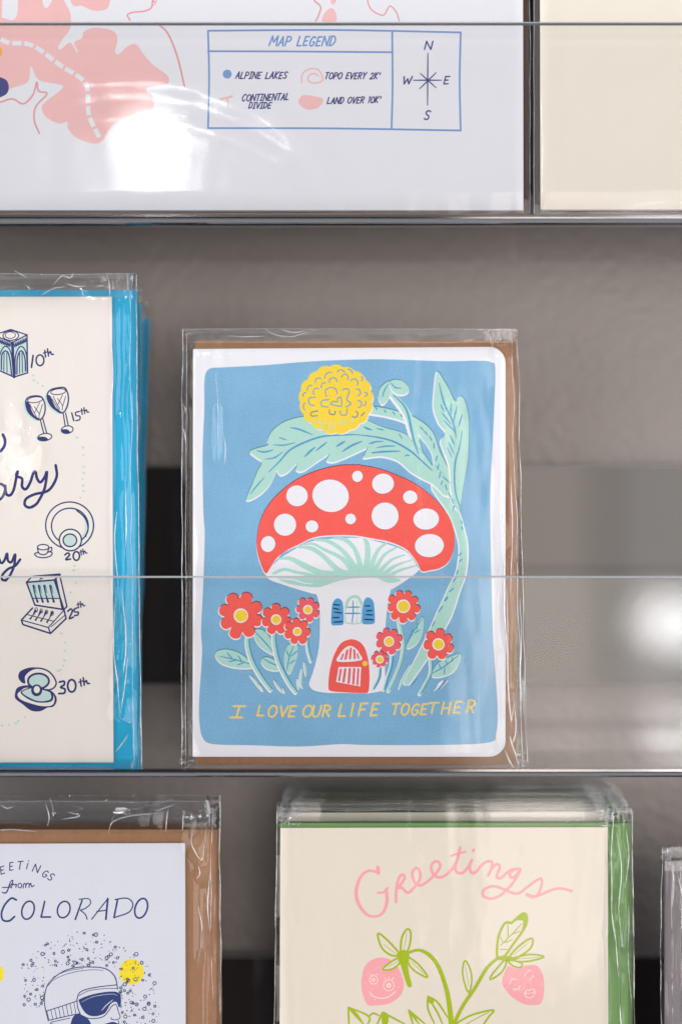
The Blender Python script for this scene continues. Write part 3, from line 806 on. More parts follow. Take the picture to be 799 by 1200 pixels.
fl = Art(S, 150e-6)
def flower(cx, cy, R, n, rot, m, rc):
    pts = []
    rnd = random.Random(int(cx * 7 + cy))
    for i in range(n):
        k1 = 1 + rnd.uniform(-.06, .06)
        for t, r in ((-.5, .70), (-.36, .90), (-.18, 1.0), (0, 1.02), (.18, 1.0), (.36, .90)):
            a = rot + 2 * math.pi * (i + t) / n
            pts.append((cx + R * r * k1 * math.cos(a), cy + R * r * k1 * math.sin(a)))
    fl.fill('white_ink', pts, off=(-.1, 1.6), n=2); fl.fill('white_ink', pts, off=(-1.2, .6), n=2); fl.fill('maroon_ink', pts, off=(.4, -1.0), n=2); fl.fill(m, pts, n=2)
    fl.ell('white_ink', cx, cy, rc + 1.2, rc * 1.0 + 1.2); fl.ell('yellow_ink', cx + .2, cy + .1, rc, rc * .95)
def stalk(q, w, conv, blue=1.7):
    fl.stroke('white_ink', conv(q), w + .4, off=(-1.2, 1.2)); fl.stroke('mint_ink', conv(q), w); fl.stroke('line_blue_ink', conv(q), blue, off=(w * .28, -.3), taper=.2)
def leaf_l(q, conv, veins):
    fl.fill('white_ink', conv(q), off=(-.2, 1.5)); fl.fill('deep_teal_ink', conv(q), off=(.1, -1.0)); fl.fill('mint_ink', conv(q))
    for v in veins: fl.stroke('line_blue_ink', conv(v), 1.5, taper=.5)
leaf_l([(62, 440), (75, 415), (130, 405), (200, 425), (260, 470), (285, 505), (240, 515), (160, 508), (92, 482)], E_, ([(90, 445), (180, 465), (270, 492)], [(130, 422), (160, 457)], [(140, 476), (185, 468)], [(195, 440), (218, 475)], [(190, 496), (230, 482)]))
leaf_l([(285, 298), (340, 292), (390, 350), (415, 430), (370, 420), (310, 370)], E_, ([(295, 302), (350, 360), (402, 422)],))
leaf_l([(330, 468), (360, 450), (410, 470), (440, 520), (400, 528), (350, 508)], E_, ([(345, 460), (390, 485), (440, 505)],))
leaf_l([(475, 400), (500, 372), (540, 378), (545, 420), (525, 490), (495, 545), (470, 500), (465, 440)], E_, ([(520, 385), (495, 450), (480, 530)], [(478, 410), (492, 445)], [(545, 410), (505, 445)], [(530, 465), (495, 490)]))
stalk([(258, 295), (255, 380), (280, 470), (330, 560), (388, 638)], 5.4, E_, 2.0)
stalk([(405, 305), (415, 400), (440, 490), (490, 590), (535, 652)], 5.0, E_, 2.0)
stalk([(612, 235), (602, 330), (605, 400), (624, 472)], 3.2, E_, 1.5)
for q, w in (([(265, 560), (300, 602), (335, 650)], 3.6), ([(405, 590), (430, 630), (458, 660)], 3.6), ([(540, 580), (548, 640)], 3), ([(566, 522), (556, 600), (570, 632)], 4), ([(580, 482), (590, 560)], 3.4), ([(320, 615), (342, 650)], 2.4), ([(455, 630), (468, 662)], 2.2)):
    fl.stroke('deep_teal_ink', E_(q), w * .7, taper=.5, off=(.5, -1)); fl.stroke('white_ink', E_(q), w, taper=.5); fl.stroke('mint_ink', E_(q), w * .45, taper=.5, off=(.2, -.3))
leaf_l([(372, 213), (381, 260), (365, 330), (330, 380), (285, 398), (290, 350), (330, 270)], G_, ([(374, 222), (320, 300), (277, 385)], [(345, 250), (338, 290)], [(360, 290), (325, 310)], [(320, 285), (312, 325)]))
stalk([(240, 240), (262, 340), (265, 400), (250, 480), (215, 570), (180, 643)], 4.6, G_, 1.3)
stalk([(197, 435), (192, 500), (165, 585), (150, 640)], 3.2, G_, 2.0)
stalk([(126, 500), (120, 570), (88, 635)], 3.2, G_, 2.2)
stalk([(425, 450), (425, 540), (392, 610), (362, 662)], 4.4, G_, 1.9)
leaf_l([(430, 545), (460, 490), (530, 450), (595, 430), (590, 480), (550, 538), (490, 562), (440, 566)], G_, ([(430, 545), (500, 505), (590, 434)], [(470, 490), (480, 515)], [(510, 470), (520, 495)], [(545, 450), (550, 475)], [(500, 550), (505, 510)]))
fl.stroke('white_ink', G_([(234, 638), (258, 582), (300, 500)]), 3.4, taper=.5); fl.stroke('mint_ink', G_([(238, 632), (262, 578), (302, 500)]), 2.6, taper=.5)
fl.stroke('line_blue_ink', G_([(306, 618), (345, 570)]), 1.3, taper=.5)
fl.stroke('white_ink', G_([(440, 645), (490, 590)]), 3.4, taper=.4); fl.stroke('line_blue_ink', G_([(436, 648), (462, 612)]), 1.2, taper=.4); fl.stroke('white_ink', G_([(478, 632), (520, 588)]), 1.8); fl.stroke('deep_teal_ink', G_([(474, 634), (514, 588)]), 1.1)
for (x, y, R, n, rot, m, rc), cv in (((212, 207, 132, 8, .3, 'red_ink', 7.3), E_), ((418, 230, 88, 7, .2, 'red_ink', 5.0), E_), ((603, 172, 71, 7, .5, 'pink_red_ink', 4.4), E_), ((541, 300, 77, 7, .1, 'red_ink', 4.0), E_),
                                   ((262, 152, 94, 9, .2, 'red_ink', 6.8), G_), ((178, 358, 76, 8, .5, 'pink_red_ink', 4.9), G_), ((124, 463, 49, 8, .2, 'pink_red_ink', 3.6), G_), ((467, 375, 90, 7, .35, 'red_ink', 6.0), G_)):
    (cx, cy), = cv([(x, y)]); flower(cx, cy, R / 4.994, n, rot, m, rc)
fl.done('red_flower_drawing', stock)

lt = Art(S, 30e-6)
for ch, x, yb, w, h in (('I', 150, 803, 70, 66),):
    (a, b), = E_([(x, yb)]); lt.glyph('gold_ink', ch, a, b, w / 5, h / 5, 2.3, .28)
for ch, x, yb, w, h in (('L', 306, 793, 36, 60), ('O', 368, 800, 46, 66), ('V', 434, 798, 42, 62), ('E', 488, 798, 38, 62), ('O', 570, 800, 50, 68), ('U', 625, 798, 45, 64), ('R', 686, 797, 42, 66)):
    (a, b), = E_([(x, yb)]); lt.glyph('gold_ink', ch, a, b, w / 5, h / 5, 2.2, .2)
for ch, x, yb, w, h in (('L', 396.0, 839.5, 8.6, 14.6), ('l', 408.3, 839.3, 5.5, 15), ('F', 419.2, 838.8, 9, 14.5), ('E', 433.6, 838.6, 8.6, 14.2)):
    lt.glyph('gold_ink', ch, x, yb, w, h, 2.3, .2)
for ch, x, yb, w, h in (('T', 188, 785, 44, 64), ('O', 246, 788, 42, 66), ('G', 306, 788, 40, 64), ('E', 360, 786, 36, 62), ('T', 402, 778, 54, 62), ('H', 482, 782, 46, 68), ('E', 553, 776, 40, 66), ('R', 628, 776, 46, 74)):
    (a, b), = G_([(x, yb)]); lt.glyph('gold_ink', ch, a, b, w / 5, h / 5, 2.2, .2)
lt.done('gold_lettering', stock)

u = lambda px, py: S.uv(px, py)
cz0, cz1 = u(255, 545)[1], u(255, 392)[1]
sleeve(mc, S, 214, 606, 386, 902.5, 0.0022, 0.0034, 3, xl_b=213.5, xr_b=618, wrinkle=1.25,
       facets=(facet(S, 256, 482, 2.6, 46), facet(S, 262, 525, 2, 18), facet(S, 597, 835, 3.5, 20), facet(S, 603, 800, 2.5, 34), facet(S, 605, 885, 4, 8), facet(S, 588, 760, 2.0, 60), facet(S, 218, 480, 3, 6)),
       creases=((u(255.5, 480)[0], cz0, cz1, 0.00042, 0.0011), (u(597, 700)[0], u(0, 895)[1], u(0, 640)[1], 0.0009, 0.0016), (u(222, 640)[0], u(0, 890)[1], u(0, 400)[1], 0.0007, 0.0012), (u(586, 600)[0], u(0, 890)[1], u(0, 400)[1], 0.0003, 0.0010)),
       dents=((u(600, 850)[0], u(600, 850)[1], 0.005, 0.0016), (u(604, 885)[0], u(600, 885)[1], 0.003, 0.0014), (u(222, 890)[0], u(222, 890)[1], 0.003, 0.0012), (u(217, 480)[0], u(217, 478)[1], 0.002, 0.0012)))
seam(mc, S, [(214.5, 387), (213.8, 640), (213.8, 901)], 0.00022, -0.0008, 1)
seam(mc, S, [(220, 392), (219, 640), (219, 898)], 0.00014, -0.0020, 2)
seam(mc, S, [(606, 387), (611, 640), (617.5, 901)], 0.00022, -0.0004, 3, 0.0006)
seam(mc, S, [(599, 392), (604, 600), (609, 780), (612, 900)], 0.00016, -0.0022, 4, 0.0008)
seam(mc, S, [(214, 386.5), (400, 385.5), (606, 386.5)], 0.00014, -0.0006, 5)
seam(mc, S, [(214, 902), (400, 902.5), (616, 902)], 0.00018, -0.0006, 6)
seam(mc, S, [(214, 402.5), (400, 402.5), (606, 402.5)], 0.00007, -0.0027, 7, 0.0001)
strip_film('sleeve_flap', mc, S, 216, 604, 386.5, 402, -0.0026, 4, 0.0005, fz=50, fx=30)
wrinkles(mc, S, [[(259, 387), (270, 388.5), (282, 387)], [(268, 396), (290, 397), (312, 396)], [(312, 386), (322, 393), (340, 396), (352, 394), (372, 388)], [(330, 388), (345, 392), (358, 390)], [(574, 396), (574.5, 400), (575, 406)], [(584, 388), (585, 396), (586, 402)], [(598, 396), (598.5, 400), (598, 405)], [(576, 386), (577, 400), (576, 420)]], 0.00026, -0.0032, 66, 0.0003)
wrinkles(mc, S, [[(255.5, 450), (257, 480), (256.5, 520)], [(262, 505), (265, 525), (264, 545)]], 0.0002, -0.0026, 67, 0.0003)
wrinkles(mc, S, [[(592, 690), (595, 780), (598, 845), (601, 820)], [(601, 815), (604, 850), (600, 868), (597, 862)], [(596, 862), (602, 880), (606, 896)], [(590, 878), (597, 892), (604, 902)], [(608, 700), (610, 760), (608, 840)], [(597, 560), (598, 620), (596, 700)], [(589, 600), (591, 720), (593, 800)]], 0.00038, -0.0030, 68, 0.0006)
crumple(mc, S, 601, 617, 878, 902, 14, 69, -0.0028)
crumple(mc, S, 214, 228, 886, 902, 10, 70, -0.0028, 0.00018)
wrinkles(mc, S, [[(215, 475), (219, 480), (216, 486)], [(214, 500), (218, 510), (220, 530)], [(216, 388), (222, 390), (226, 394)]], 0.0003, -0.0022, 75, 0.0003)

# ------------------------------------------------------------------ anniversary cards (stack on the left)
J1 = lambda L: [(x / 5.707, 370 + y / 5.707) for x, y in L]
J2 = lambda L: [(x / 5.707, 500 + y / 5.707) for x, y in L]
J3 = lambda L: [(x / 5.707, 660 + y / 5.707) for x, y in L]
S = Sheet(-50, 904.5, 0.0075, 1.4)
ac = thing('greeting_card', 'ivory anniversary card with navy gift drawings and cyan envelope, front of its stack', 'greeting card', S.O, S.rot, 'stacked anniversary cards')
outline_slab('envelope', rounded(-262, 339, 160.5, 903, (2, 2, 2, 2)), S, 0.0013, 0.0021, 'cyan_paper', ac)
stock = outline_slab('card_stock', [(-240, 348), (131.3, 347.6), (133.2, 893.5), (-240, 893.5)], S, 0.0, 0.0008, 'ivory_paper', ac)
a = Art(S)
NV = 'navy_ink'
def st(conv, q, w, **k): a.stroke(NV, conv(q), w, **k)
def elp(conv, m, x, y, rx, ry, sc=5.707, rot=0):
    (cx, cy), = conv([(x, y)]); a.ell(m, cx, cy, rx / sc, ry / sc, rot)
def rng(conv, m, x, y, rx, ry, w, sc=5.707, rot=0):
    (cx, cy), = conv([(x, y)]); a.ring(m, cx, cy, rx / sc, ry / sc, w, rot)
# tenth: carved box lantern
a.fill('ice_ink', J1([(-40, 130), (75, 90), (183, 128), (188, 380), (97, 410), (-40, 345)]), False)
a.fill('ivory_ink', J1([(-30, 130), (75, 92), (183, 128), (85, 180)]), False)
for q, w in (([(-40, 130), (75, 92), (183, 128), (85, 180), (-40, 130)], 1.5), ([(183, 128), (187, 382), (97, 410), (-40, 350)], 1.7), ([(85, 180), (97, 410)], 3.2)):
    st(J1, q, w, smooth=False)
rng(J1, NV, 75, 133, 52, 32, 1.3); rng(J1, NV, 72, 130, 34, 22, 1.0)
for q, w in (([(105, 390), (105, 280), (128, 215), (158, 212), (180, 265), (184, 370)], 1.4), ([(116, 390), (118, 290), (135, 240), (155, 242), (170, 290), (173, 370)], 1.6), ([(134, 250), (134, 385)], 1.1), ([(150, 248), (153, 380)], 1.1),
             ([(-20, 355), (2, 260), (30, 208), (60, 216), (80, 270), (92, 395)], 1.4), ([(12, 360), (14, 270), (32, 238), (55, 245), (70, 300), (80, 395)], 1.6), ([(30, 250), (28, 370)], 1.1), ([(48, 248), (50, 378)], 1.1)):
    st(J1, q, w)
for x in range(0, 8):
    st(J1, [(95 + x * 11, 185 - x * 5), (103 + x * 11, 210 - x * 5), (106 + x * 11, 182 - x * 5)], 1.1)
    st(J1, [(74 - x * 11, 185 - x * 4), (68 - x * 11, 208 - x * 4), (64 - x * 11, 180 - x * 4)], 1.1)
def th(conv, tx, ty, s=1.0, w=1.5):
    k = s
    st(conv, [(tx, ty - 30 * k), (tx + 3 * k, ty), (tx + 6 * k, ty + 14 * k)], w); st(conv, [(tx - 10 * k, ty - 12 * k), (tx + 16 * k, ty - 20 * k)], w * .8)
    st(conv, [(tx + 18 * k, ty - 40 * k), (tx + 25 * k, ty + 8 * k)], w); st(conv, [(tx + 24 * k, ty - 8 * k), (tx + 38 * k, ty - 22 * k), (tx + 44 * k, ty - 4 * k), (tx + 58 * k, ty - 4 * k)], w)
st(J1, [(224, 266), (213, 345)], 2.1); rng(J1, NV, 270, 298, 26, 36, 1.9); th(J1, 302, 262, 1.0, 1.8)
# fifteenth: two crystal goblets
for bowl, rim, sl, base in (([(175, 580), (190, 548), (240, 536), (283, 547), (304, 600), (298, 660), (270, 695), (230, 680), (190, 640)], (237, 562, 50, 19), [(272, 695), (296, 790), (289, 690), (315, 785)], (302, 812, 47, 24)),
                            ([(318, 535), (340, 497), (400, 481), (440, 487), (460, 545), (450, 610), (420, 650), (375, 630), (335, 590)], (392, 508, 50, 19), [(425, 655), (440, 745), (441, 650), (460, 740)], (452, 762, 39, 25))):
    a.fill('ice_ink', J1(bowl), off=(-2.6, 1.8)); (bx, by), = J1([(base[0], base[1])]); a.ell('ice_ink', bx - 2, by + 1.2, base[2] / 5.707, base[3] / 5.707)
    a.fill('ivory_ink', J1(bowl)); a.stroke(NV, J1(bowl), 1.7, closed=True)
    x0, y0 = bowl[0]
    a.fill(NV, J1([bowl[0], (bowl[0][0] + 22, bowl[0][1] + 2), (bowl[8][0] + 25, bowl[8][1] - 6), (bowl[7][0] + 5, bowl[7][1] - 12), (bowl[6][0] - 4, bowl[6][1] - 6), bowl[6], bowl[7], bowl[8]]))
    rng(J1, NV, rim[0], rim[1], rim[2], rim[3], 1.1, rot=-.12)
    mx, my = rim[0], rim[1]
    for q in ([(mx - 35, my + 30), (mx - 5, my + 90), (mx + 30, my + 20)], [(mx - 5, my + 90), (mx + 10, my + 115)], [(mx - 5, my + 45), (mx + 30, my + 95), (mx + 50, my + 30)], [(mx - 40, my + 50), (mx + 5, my + 125)], [(mx + 28, my + 95), (mx + 26, my + 125)]):
        st(J1, q, .9, smooth=False)
    st(J1, sl[:2], 1.4); st(J1, sl[2:], 1.4)
    a.ell('ivory_ink', bx, by, base[2] / 5.707, base[3] / 5.707); rng(J1, NV, base[0], base[1], base[2], base[3], 1.3, rot=-.15)
    a.fill(NV, J1([(base[0] - base[2] * .95, base[1]), (base[0], base[1] - 2), (base[0] + base[2] * .5, base[1] + base[3] * .7), (base[0], base[1] + base[3]), (base[0] - base[2] * .7, base[1] + base[3] * .7)]))
st(J1, [(482, 650), (496, 703)], 1.7); st(J1, [(532, 640), (508, 648), (512, 668), (536, 672), (535, 694), (510, 702)], 1.6); th(J1, 548, 648, .85, 1.5)
st(J1, [(22, 795), (36, 830), (32, 870), (8, 905)], 3.4)
# large script
st(J2, [(-40, 420), (-5, 385), (25, 392), (38, 420), (20, 470), (-10, 490), (-40, 480)], 3.2)
st(J2, [(38, 395), (45, 450), (72, 458), (95, 420), (110, 350), (122, 296), (112, 330), (150, 348), (150, 400), (176, 418), (205, 372), (225, 312), (240, 302), (250, 345), (272, 372), (300, 340), (316, 300), (311, 360), (295, 430), (252, 510), (215, 537)], 3.2)
st(J2, [(225, 534), (195, 541), (168, 522), (178, 482), (235, 452), (312, 434), (352, 398), (382, 330), (375, 258)], 3.2)
st(J2, [(-40, 860), (-10, 870), (10, 912), (32, 895), (50, 848), (56, 895), (80, 905), (104, 852), (98, 925), (72, 990), (40, 1030)], 2.9)
st(J2, [(46, 1024), (22, 1026), (14, 1008), (26, 982), (60, 950), (105, 930), (138, 888)], 2.9)
# twentieth: china
for f in ((0, 0),):
    elp(J2, 'ice_ink', 470, 660, 160, 155); elp(J2, 'ivory_ink', 462, 660, 158, 153)
    rng(J2, NV, 468, 660, 160, 156, 1.6); elp(J2, 'ice_ink', 474, 666, 120, 118); elp(J2, 'ivory_ink', 462, 664, 110, 112); rng(J2, NV, 470, 665, 123, 120, 1.6)
    st(J2, [(515, 560), (570, 610), (592, 680), (575, 735)], 1.6)
    elp(J2, 'ivory_ink', 473, 758, 75, 73); rng(J2, NV, 473, 758, 74, 72, 1.7); elp(J2, 'ice_ink', 470, 758, 44, 42); rng(J2, NV, 470, 760, 45, 42, 1.7)
rng(J2, NV, 291, 806, 38, 18, 1.3)
for q in ([(253, 812), (262, 845), (290, 856), (318, 845), (329, 808)], [(330, 812), (348, 808), (346, 830), (322, 840)], [(262, 840), (234, 850), (255, 871), (300, 876), (342, 864), (350, 842), (326, 836)]): st(J2, q, 1.4)
st(J2, [(436, 858), (455, 845), (467, 858), (442, 889), (474, 885)], 2.0); rng(J2, NV, 513, 865, 21, 29, 2.0); th(J2, 543, 848, .72, 1.4)
# twenty-fifth: silver cutlery box
a.fill('ice_ink', J3([(190, 135), (365, 112), (400, 235), (225, 240)]), False)
for q, w in (([(180, 128), (236, 280), (430, 310), (366, 112), (180, 128)], 1.9), ([(366, 112), (402, 80), (450, 290), (430, 310)], 1.7), ([(376, 102), (418, 302)], 1.9), ([(228, 90), (402, 76)], 2.8), ([(180, 128), (212, 94)], 1.6), ([(218, 235), (396, 236)], 1.2),
             ([(220, 300), (146, 380), (156, 410), (340, 470), (445, 370), (430, 312)], 1.9), ([(146, 380), (326, 430), (426, 318)], 1.3), ([(326, 430), (340, 470)], 1.6), ([(345, 425), (440, 345)], 1.0), ([(190, 345), (360, 388)], 1.1)): st(J3, q, w, smooth=False)
for x in (0, 36, 72, 112):
    st(J3, [(226 + x, 150), (236 + x, 205), (254 + x * .97, 258)], [2.4, 1.2, 2.6]); st(J3, [(236 + x, 150), (244 + x, 200)], .7)
    st(J3, [(240 + x * .98, 318 + x * .12), (222 + x, 350 + x * .15), (205 + x, 372 + x * .2)], [3.0, 1.0, 2.2]); rng(J3, NV, 245 + x * .95, 312 + x * .2, 9, 14, .8)
st(J3, [(270, 112), (275, 100), (288, 104)], 1.2)
st(J3, [(456, 322), (475, 306), (486, 322), (466, 370), (494, 360)], 2.0); st(J3, [(518, 298), (498, 310), (503, 326), (526, 328), (522, 346), (502, 350)], 1.9); th(J3, 524, 288, .8, 1.5)
# thirtieth: pearl in an oyster
a.fill(NV, J3([(125, 760), (140, 722), (200, 698), (262, 700), (205, 720), (168, 755), (166, 802), (142, 792)]))
a.fill('ivory_ink', J3([(168, 800), (168, 755), (205, 718), (260, 702), (330, 725), (374, 785), (370, 825), (330, 845), (230, 845)]))
st(J3, [(168, 800), (166, 755), (205, 716), (260, 702), (330, 725), (375, 785), (370, 825), (335, 846), (285, 842)], 1.8)
elp(J3, 'ice_ink', 260, 790, 68, 52); rng(J3, NV, 260, 788, 70, 50, 2.4)
a.fill(NV, J3([(102, 885), (120, 832), (190, 816), (240, 830), (330, 846), (372, 880), (382, 920), (360, 958), (320, 966), (270, 990), (210, 985), (150, 940), (112, 912)]))
a.fill('ivory_ink', J3([(120, 880), (140, 855), (190, 832), (330, 856), (362, 888), (366, 925), (345, 952), (280, 955), (200, 935), (140, 910)]))
a.fill(NV, J3([(140, 865), (180, 838), (230, 830), (335, 852), (360, 890), (342, 926), (260, 932), (190, 908)]))
a.fill('ice_ink', J3([(152, 865), (185, 844), (230, 838), (325, 858), (345, 888), (332, 915), (262, 922), (198, 898)]))
elp(J3, NV, 248, 850, 37, 40); elp(J3, 'ivory_ink', 249, 845, 20, 24)
st(J3, [(400, 795), (430, 790), (432, 812), (408, 830), (436, 842), (432, 868), (396, 872)], 2.3); rng(J3, NV, 482, 820, 27, 41, 2.3); th(J3, 540, 808, 1.05, 1.9)
dots = J1([(225, 400), (228, 432), (255, 450), (288, 470), (518, 815), (555, 880)]) + J2([(515, 75), (557, 140), (560, 190), (562, 268), (563, 310), (555, 350), (558, 395), (560, 430), (540, 475), (500, 930), (495, 960)]) \
    + J3([(510, 130), (475, 195), (412, 470), (440, 530), (437, 585), (435, 650), (425, 685), (408, 713), (392, 720), (170, 1030), (125, 1055), (110, 1070), (65, 1080), (15, 1085)])
for i, (x, y) in enumerate(dots): a.ell('ice_ink', x, y, 1.6 + .4 * math.sin(i * 2.1), 1.2)
a.done('printed_drawing', stock)
u = S.uv
sleeve(ac, S, -266, 161, 321, 904, 0.0024, 0.0030, 7, xr_b=167.5, wrinkle=1.3,
       facets=(facet(S, 14, 528, 17, 9), facet(S, 24, 545, 9, 5), facet(S, 146, 795, 3, 26), facet(S, 142, 815, 3, 14), facet(S, 138, 745, 2.5, 30), facet(S, 150, 840, 4, 3), facet(S, 146, 750, 2, 26), facet(S, 152, 440, 1.6, 40)),
       creases=((u(143, 600)[0], u(0, 800)[1], u(0, 480)[1], 0.0006, 0.0013), (u(152, 600)[0], u(0, 760)[1], u(0, 350)[1], 0.0007, 0.0012), (u(137, 600)[0], u(0, 700)[1], u(0, 350)[1], 0.0005, 0.0010), (u(148, 600)[0], u(0, 840)[1], u(0, 560)[1], 0.0006, 0.0009)),
       dents=((u(148, 800)[0], u(148, 800)[1], 0.0035, 0.0014), (u(143, 770)[0], u(143, 770)[1], 0.002, 0.0010), (u(143, 835)[0], u(143, 835)[1], 0.003, 0.001), (u(10, 530)[0], u(10, 530)[1], 0.009, 0.0021), (u(25, 545)[0], u(25, 545)[1], 0.006, 0.0008)))
seam(ac, S, [(160.5, 322), (163, 620), (167, 903)], 0.00022, -0.0006, 11)
seam(ac, S, [(154, 330), (156, 620), (159, 900)], 0.00014, -0.0022, 12, 0.0006)
seam(ac, S, [(-255, 321.5), (0, 321.5), (160, 321.5)], 0.00014, -0.0006, 13)
seam(ac, S, [(-255, 903.5), (0, 903.5), (166, 903.5)], 0.00016, -0.0006, 14)
strip_film('sleeve_flap', ac, S, -255, 158, 321.5, 351, -0.0030, 9, 0.0006, fz=45, fx=30, rows=16)
wrinkles(ac, S, [[(20, 320), (28, 324), (36, 328)], [(66, 336), (76, 326), (86, 328), (90, 322)], [(80, 334), (92, 338), (104, 338)], [(52, 348), (66, 340), (80, 338)], [(117, 338), (121, 337), (125, 338)], [(136, 341), (136, 336), (135, 331)], [(128, 322), (131, 334), (132, 350)], [(154, 324), (156, 330), (158, 326), (157, 340)], [(35, 338), (38, 340), (37, 342)]], 0.0003, -0.0036, 64, 0.0004)
wrinkles(ac, S, [[(138, 700), (136, 760), (141, 800), (143, 835)], [(146, 690), (150, 750), (147, 790)], [(152, 770), (148, 810), (143, 838)], [(141, 838), (150, 844), (156, 846)], [(138, 880), (146, 870), (152, 860)], [(140, 600), (137, 640), (141, 690)], [(133, 400), (134, 440), (133, 480)], [(148, 560), (150, 610), (147, 650)]], 0.00034, -0.0030, 65, 0.0005)
# the two behind it, sagging further back
for lean, y, dx, lab in ((7.0, 0.0125, -0.0026, 'second cyan envelope card in the anniversary stack, leaning back behind the front one'), (12.0, 0.0165, -0.0030, 'rearmost cyan envelope card in the anniversary stack, blurred and leaning furthest back')):
    c = copy_tree(ac); c['label'] = lab
    c.location = ac.location + Vector((dx, y - 0.0075, 0)); c.rotation_euler = (-math.radians(lean), 0, 0)

# ------------------------------------------------------------------ state map print and cream print on the top shelf
S = Sheet(300, 251, 0.0080, 1.0)
mp = thing('map_print', 'large white map print with pink land shapes and a blue legend box', 'map print', S.O, S.rot)
outline_slab('backing_board', rounded(-300, -200, 618.5, 250), S, 0.0032, 0.0058, 'kraft_paper', mp)
stock = outline_slab('print_sheet', [(-300, -200), (612.0, -200), (613.0, 246.3), (-300, 246.0)], S, 0.0, 0.0022, 'map_paper', mp)
m = Art(S)
M1 = lambda L: [(x / 3.329, y / 3.329) for x, y in L]
M3 = lambda L: [(240 + x / 2.497, 20 + y / 2.497) for x, y in L]
M4 = lambda L: [(320 + x / 4.994, y / 4.994) for x, y in L]
PK = 'map_pink_ink'
m.fill(PK, M1([(-160, 60), (-20, 62), (55, 78), (72, 20), (66, -60), (100, -160), (230, -160), (245, -20), (275, 50), (275, 110), (246, 152), (228, 185), (240, 192), (275, 165), (300, 206), (306, 200), (290, 165), (320, 150), (332, 120), (380, 108), (440, 120), (460, 150), (450, 200), (465, 211), (500, 180), (532, 172), (560, 210), (600, 255), (650, 290), (660, 315), (645, 330), (570, 345), (600, 380), (595, 425), (520, 450), (470, 470), (430, 500), (405, 545), (370, 560), (300, 538), (266, 500), (264, 475), (230, 482), (180, 456), (164, 418), (185, 392), (242, 348), (238, 330), (152, 312), (122, 258), (110, 320), (45, 345), (10, 378), (-60, 400), (-160, 380)]), n=4)
m.fill('map_white_ink', M1([(165, -40), (215, -40), (200, 10), (185, 30), (172, 22)]))
m.fill(PK, M1([(-100, -100), (0, -100), (10, 30), (0, 75), (-40, 60)]))
m.fill(PK, M1([(255, -120), (430, -120), (428, 15), (400, 40), (360, 40), (320, 22), (280, 12)]))
for q, w in (([(-60, 420), (0, 400), (50, 386), (92, 405), (130, 370), (145, 320), (152, 355), (185, 366), (142, 415), (135, 470), (155, 520)], 2.1), ([(720, 335), (692, 220), (655, 130), (610, 88)], 2.2), ([(508, 78), (498, 58), (520, 48), (570, 42), (595, 20), (590, -60)], 1.9)):
    m.stroke('topo_ink', M1(q), w)
m.ring('topo_ink', 180.3, 4, 2.2, 1.6, 1.0); m.ring('topo_ink', 182, .5, 1.8, 1.6, 1.0)
m.fill(NV if False else 'map_navy_ink', M1([(-40, 300), (20, 308), (36, 340), (20, 372), (-40, 380)])); m.ell('orange_ink', -1, 61, 4.2, 6)
path = catmull(M1([(-40, 130), (0, 150), (40, 168), (100, 170), (150, 190), (210, 235), (260, 270), (310, 300), (340, 335), (345, 400), (348, 450), (375, 510), (402, 558)]), 12)
run = [0.0]
for p, q in zip(path, path[1:]): run.append(run[-1] + (q - p).length)
def along(d):
    for i in range(len(run) - 1):
        if run[i + 1] >= d: return tuple(path[i].lerp(path[i + 1], (d - run[i]) / max(run[i + 1] - run[i], 1e-9)))
    return tuple(path[-1])
d = 1.0
while d < run[-1] - 8:
    m.stroke('map_white_ink', [along(d), along(d + 5.5), along(d + 11)], 5.4, cap=False)
    d += 14.2
for q, w in (([(230, -60), (240, 0), (278, 40), (266, 90), (250, 122)], 1.9), ([(545, -80), (552, 0), (570, 50), (610, 80), (650, 86), (682, 36), (720, 70), (737, 122)], 1.6)):
    m.stroke('topo_ink', M4(q), w)
m.fill(PK, M4([(330, -60), (372, -60), (368, 10), (352, 24), (338, 12)])); m.fill(PK, M4([(285, 120), (308, 68), (340, 48), (364, 68), (371, 120), (330, 128)]))
LB = 'map_blue_ink'; NT = 'map_navy_ink'
for q in ([(10, 40), (380, 38), (748, 45)], [(748, 45), (745, 190), (748, 332)], [(748, 332), (380, 326), (10, 325)], [(10, 325), (13, 180), (10, 40)], [(10, 100), (280, 101), (548, 103)], [(548, 42), (549, 200), (546, 326)]):
    m.stroke(LB, M3(q), 2.2)
def mtext(col, s, x0, x1, yb, h, lw, slant=.3, rise=0, seed=1):
    (a0, b0), (a1, b1) = M3([(x0, yb), (x1, yb)]); m.text(col, s, a0, a1, b0, h / 2.497, lw, slant, rise, .03, seed)
mtext(LB, 'MAP LEGEND', 188, 384, 84, 27, 1.9, .3)
m.ell(LB, *M3([(66, 167)])[0], 5.2)
mtext(NT, 'ALPINE LAKES', 90, 243, 180, 19, 1.45); mtext(NT, 'CONTINENTAL', 108, 248, 246, 19, 1.4, .28, -1.5); mtext(NT, 'DIVIDE', 128, 196, 267, 17, 1.4, .28)
mtext(NT, "TOPO EVERY 2K'", 350, 514, 181, 18, 1.4); mtext(NT, "LAND OVER 10K'", 357, 516, 254, 18, 1.4, .3, -1.5)
m.stroke(PK, M3([(284, 192), (285, 168), (305, 152), (330, 153), (343, 172), (342, 188), (318, 193), (302, 185), (305, 172), (320, 165), (332, 172)]), 1.7)
m.fill(PK, M3([(274, 245), (288, 229), (320, 232), (345, 240), (336, 262), (305, 271), (282, 260)]))
m.stroke(PK, M3([(45, 240), (80, 232)]), 2.4); m.stroke(PK, M3([(66, 236), (68, 258)]), 2.2)
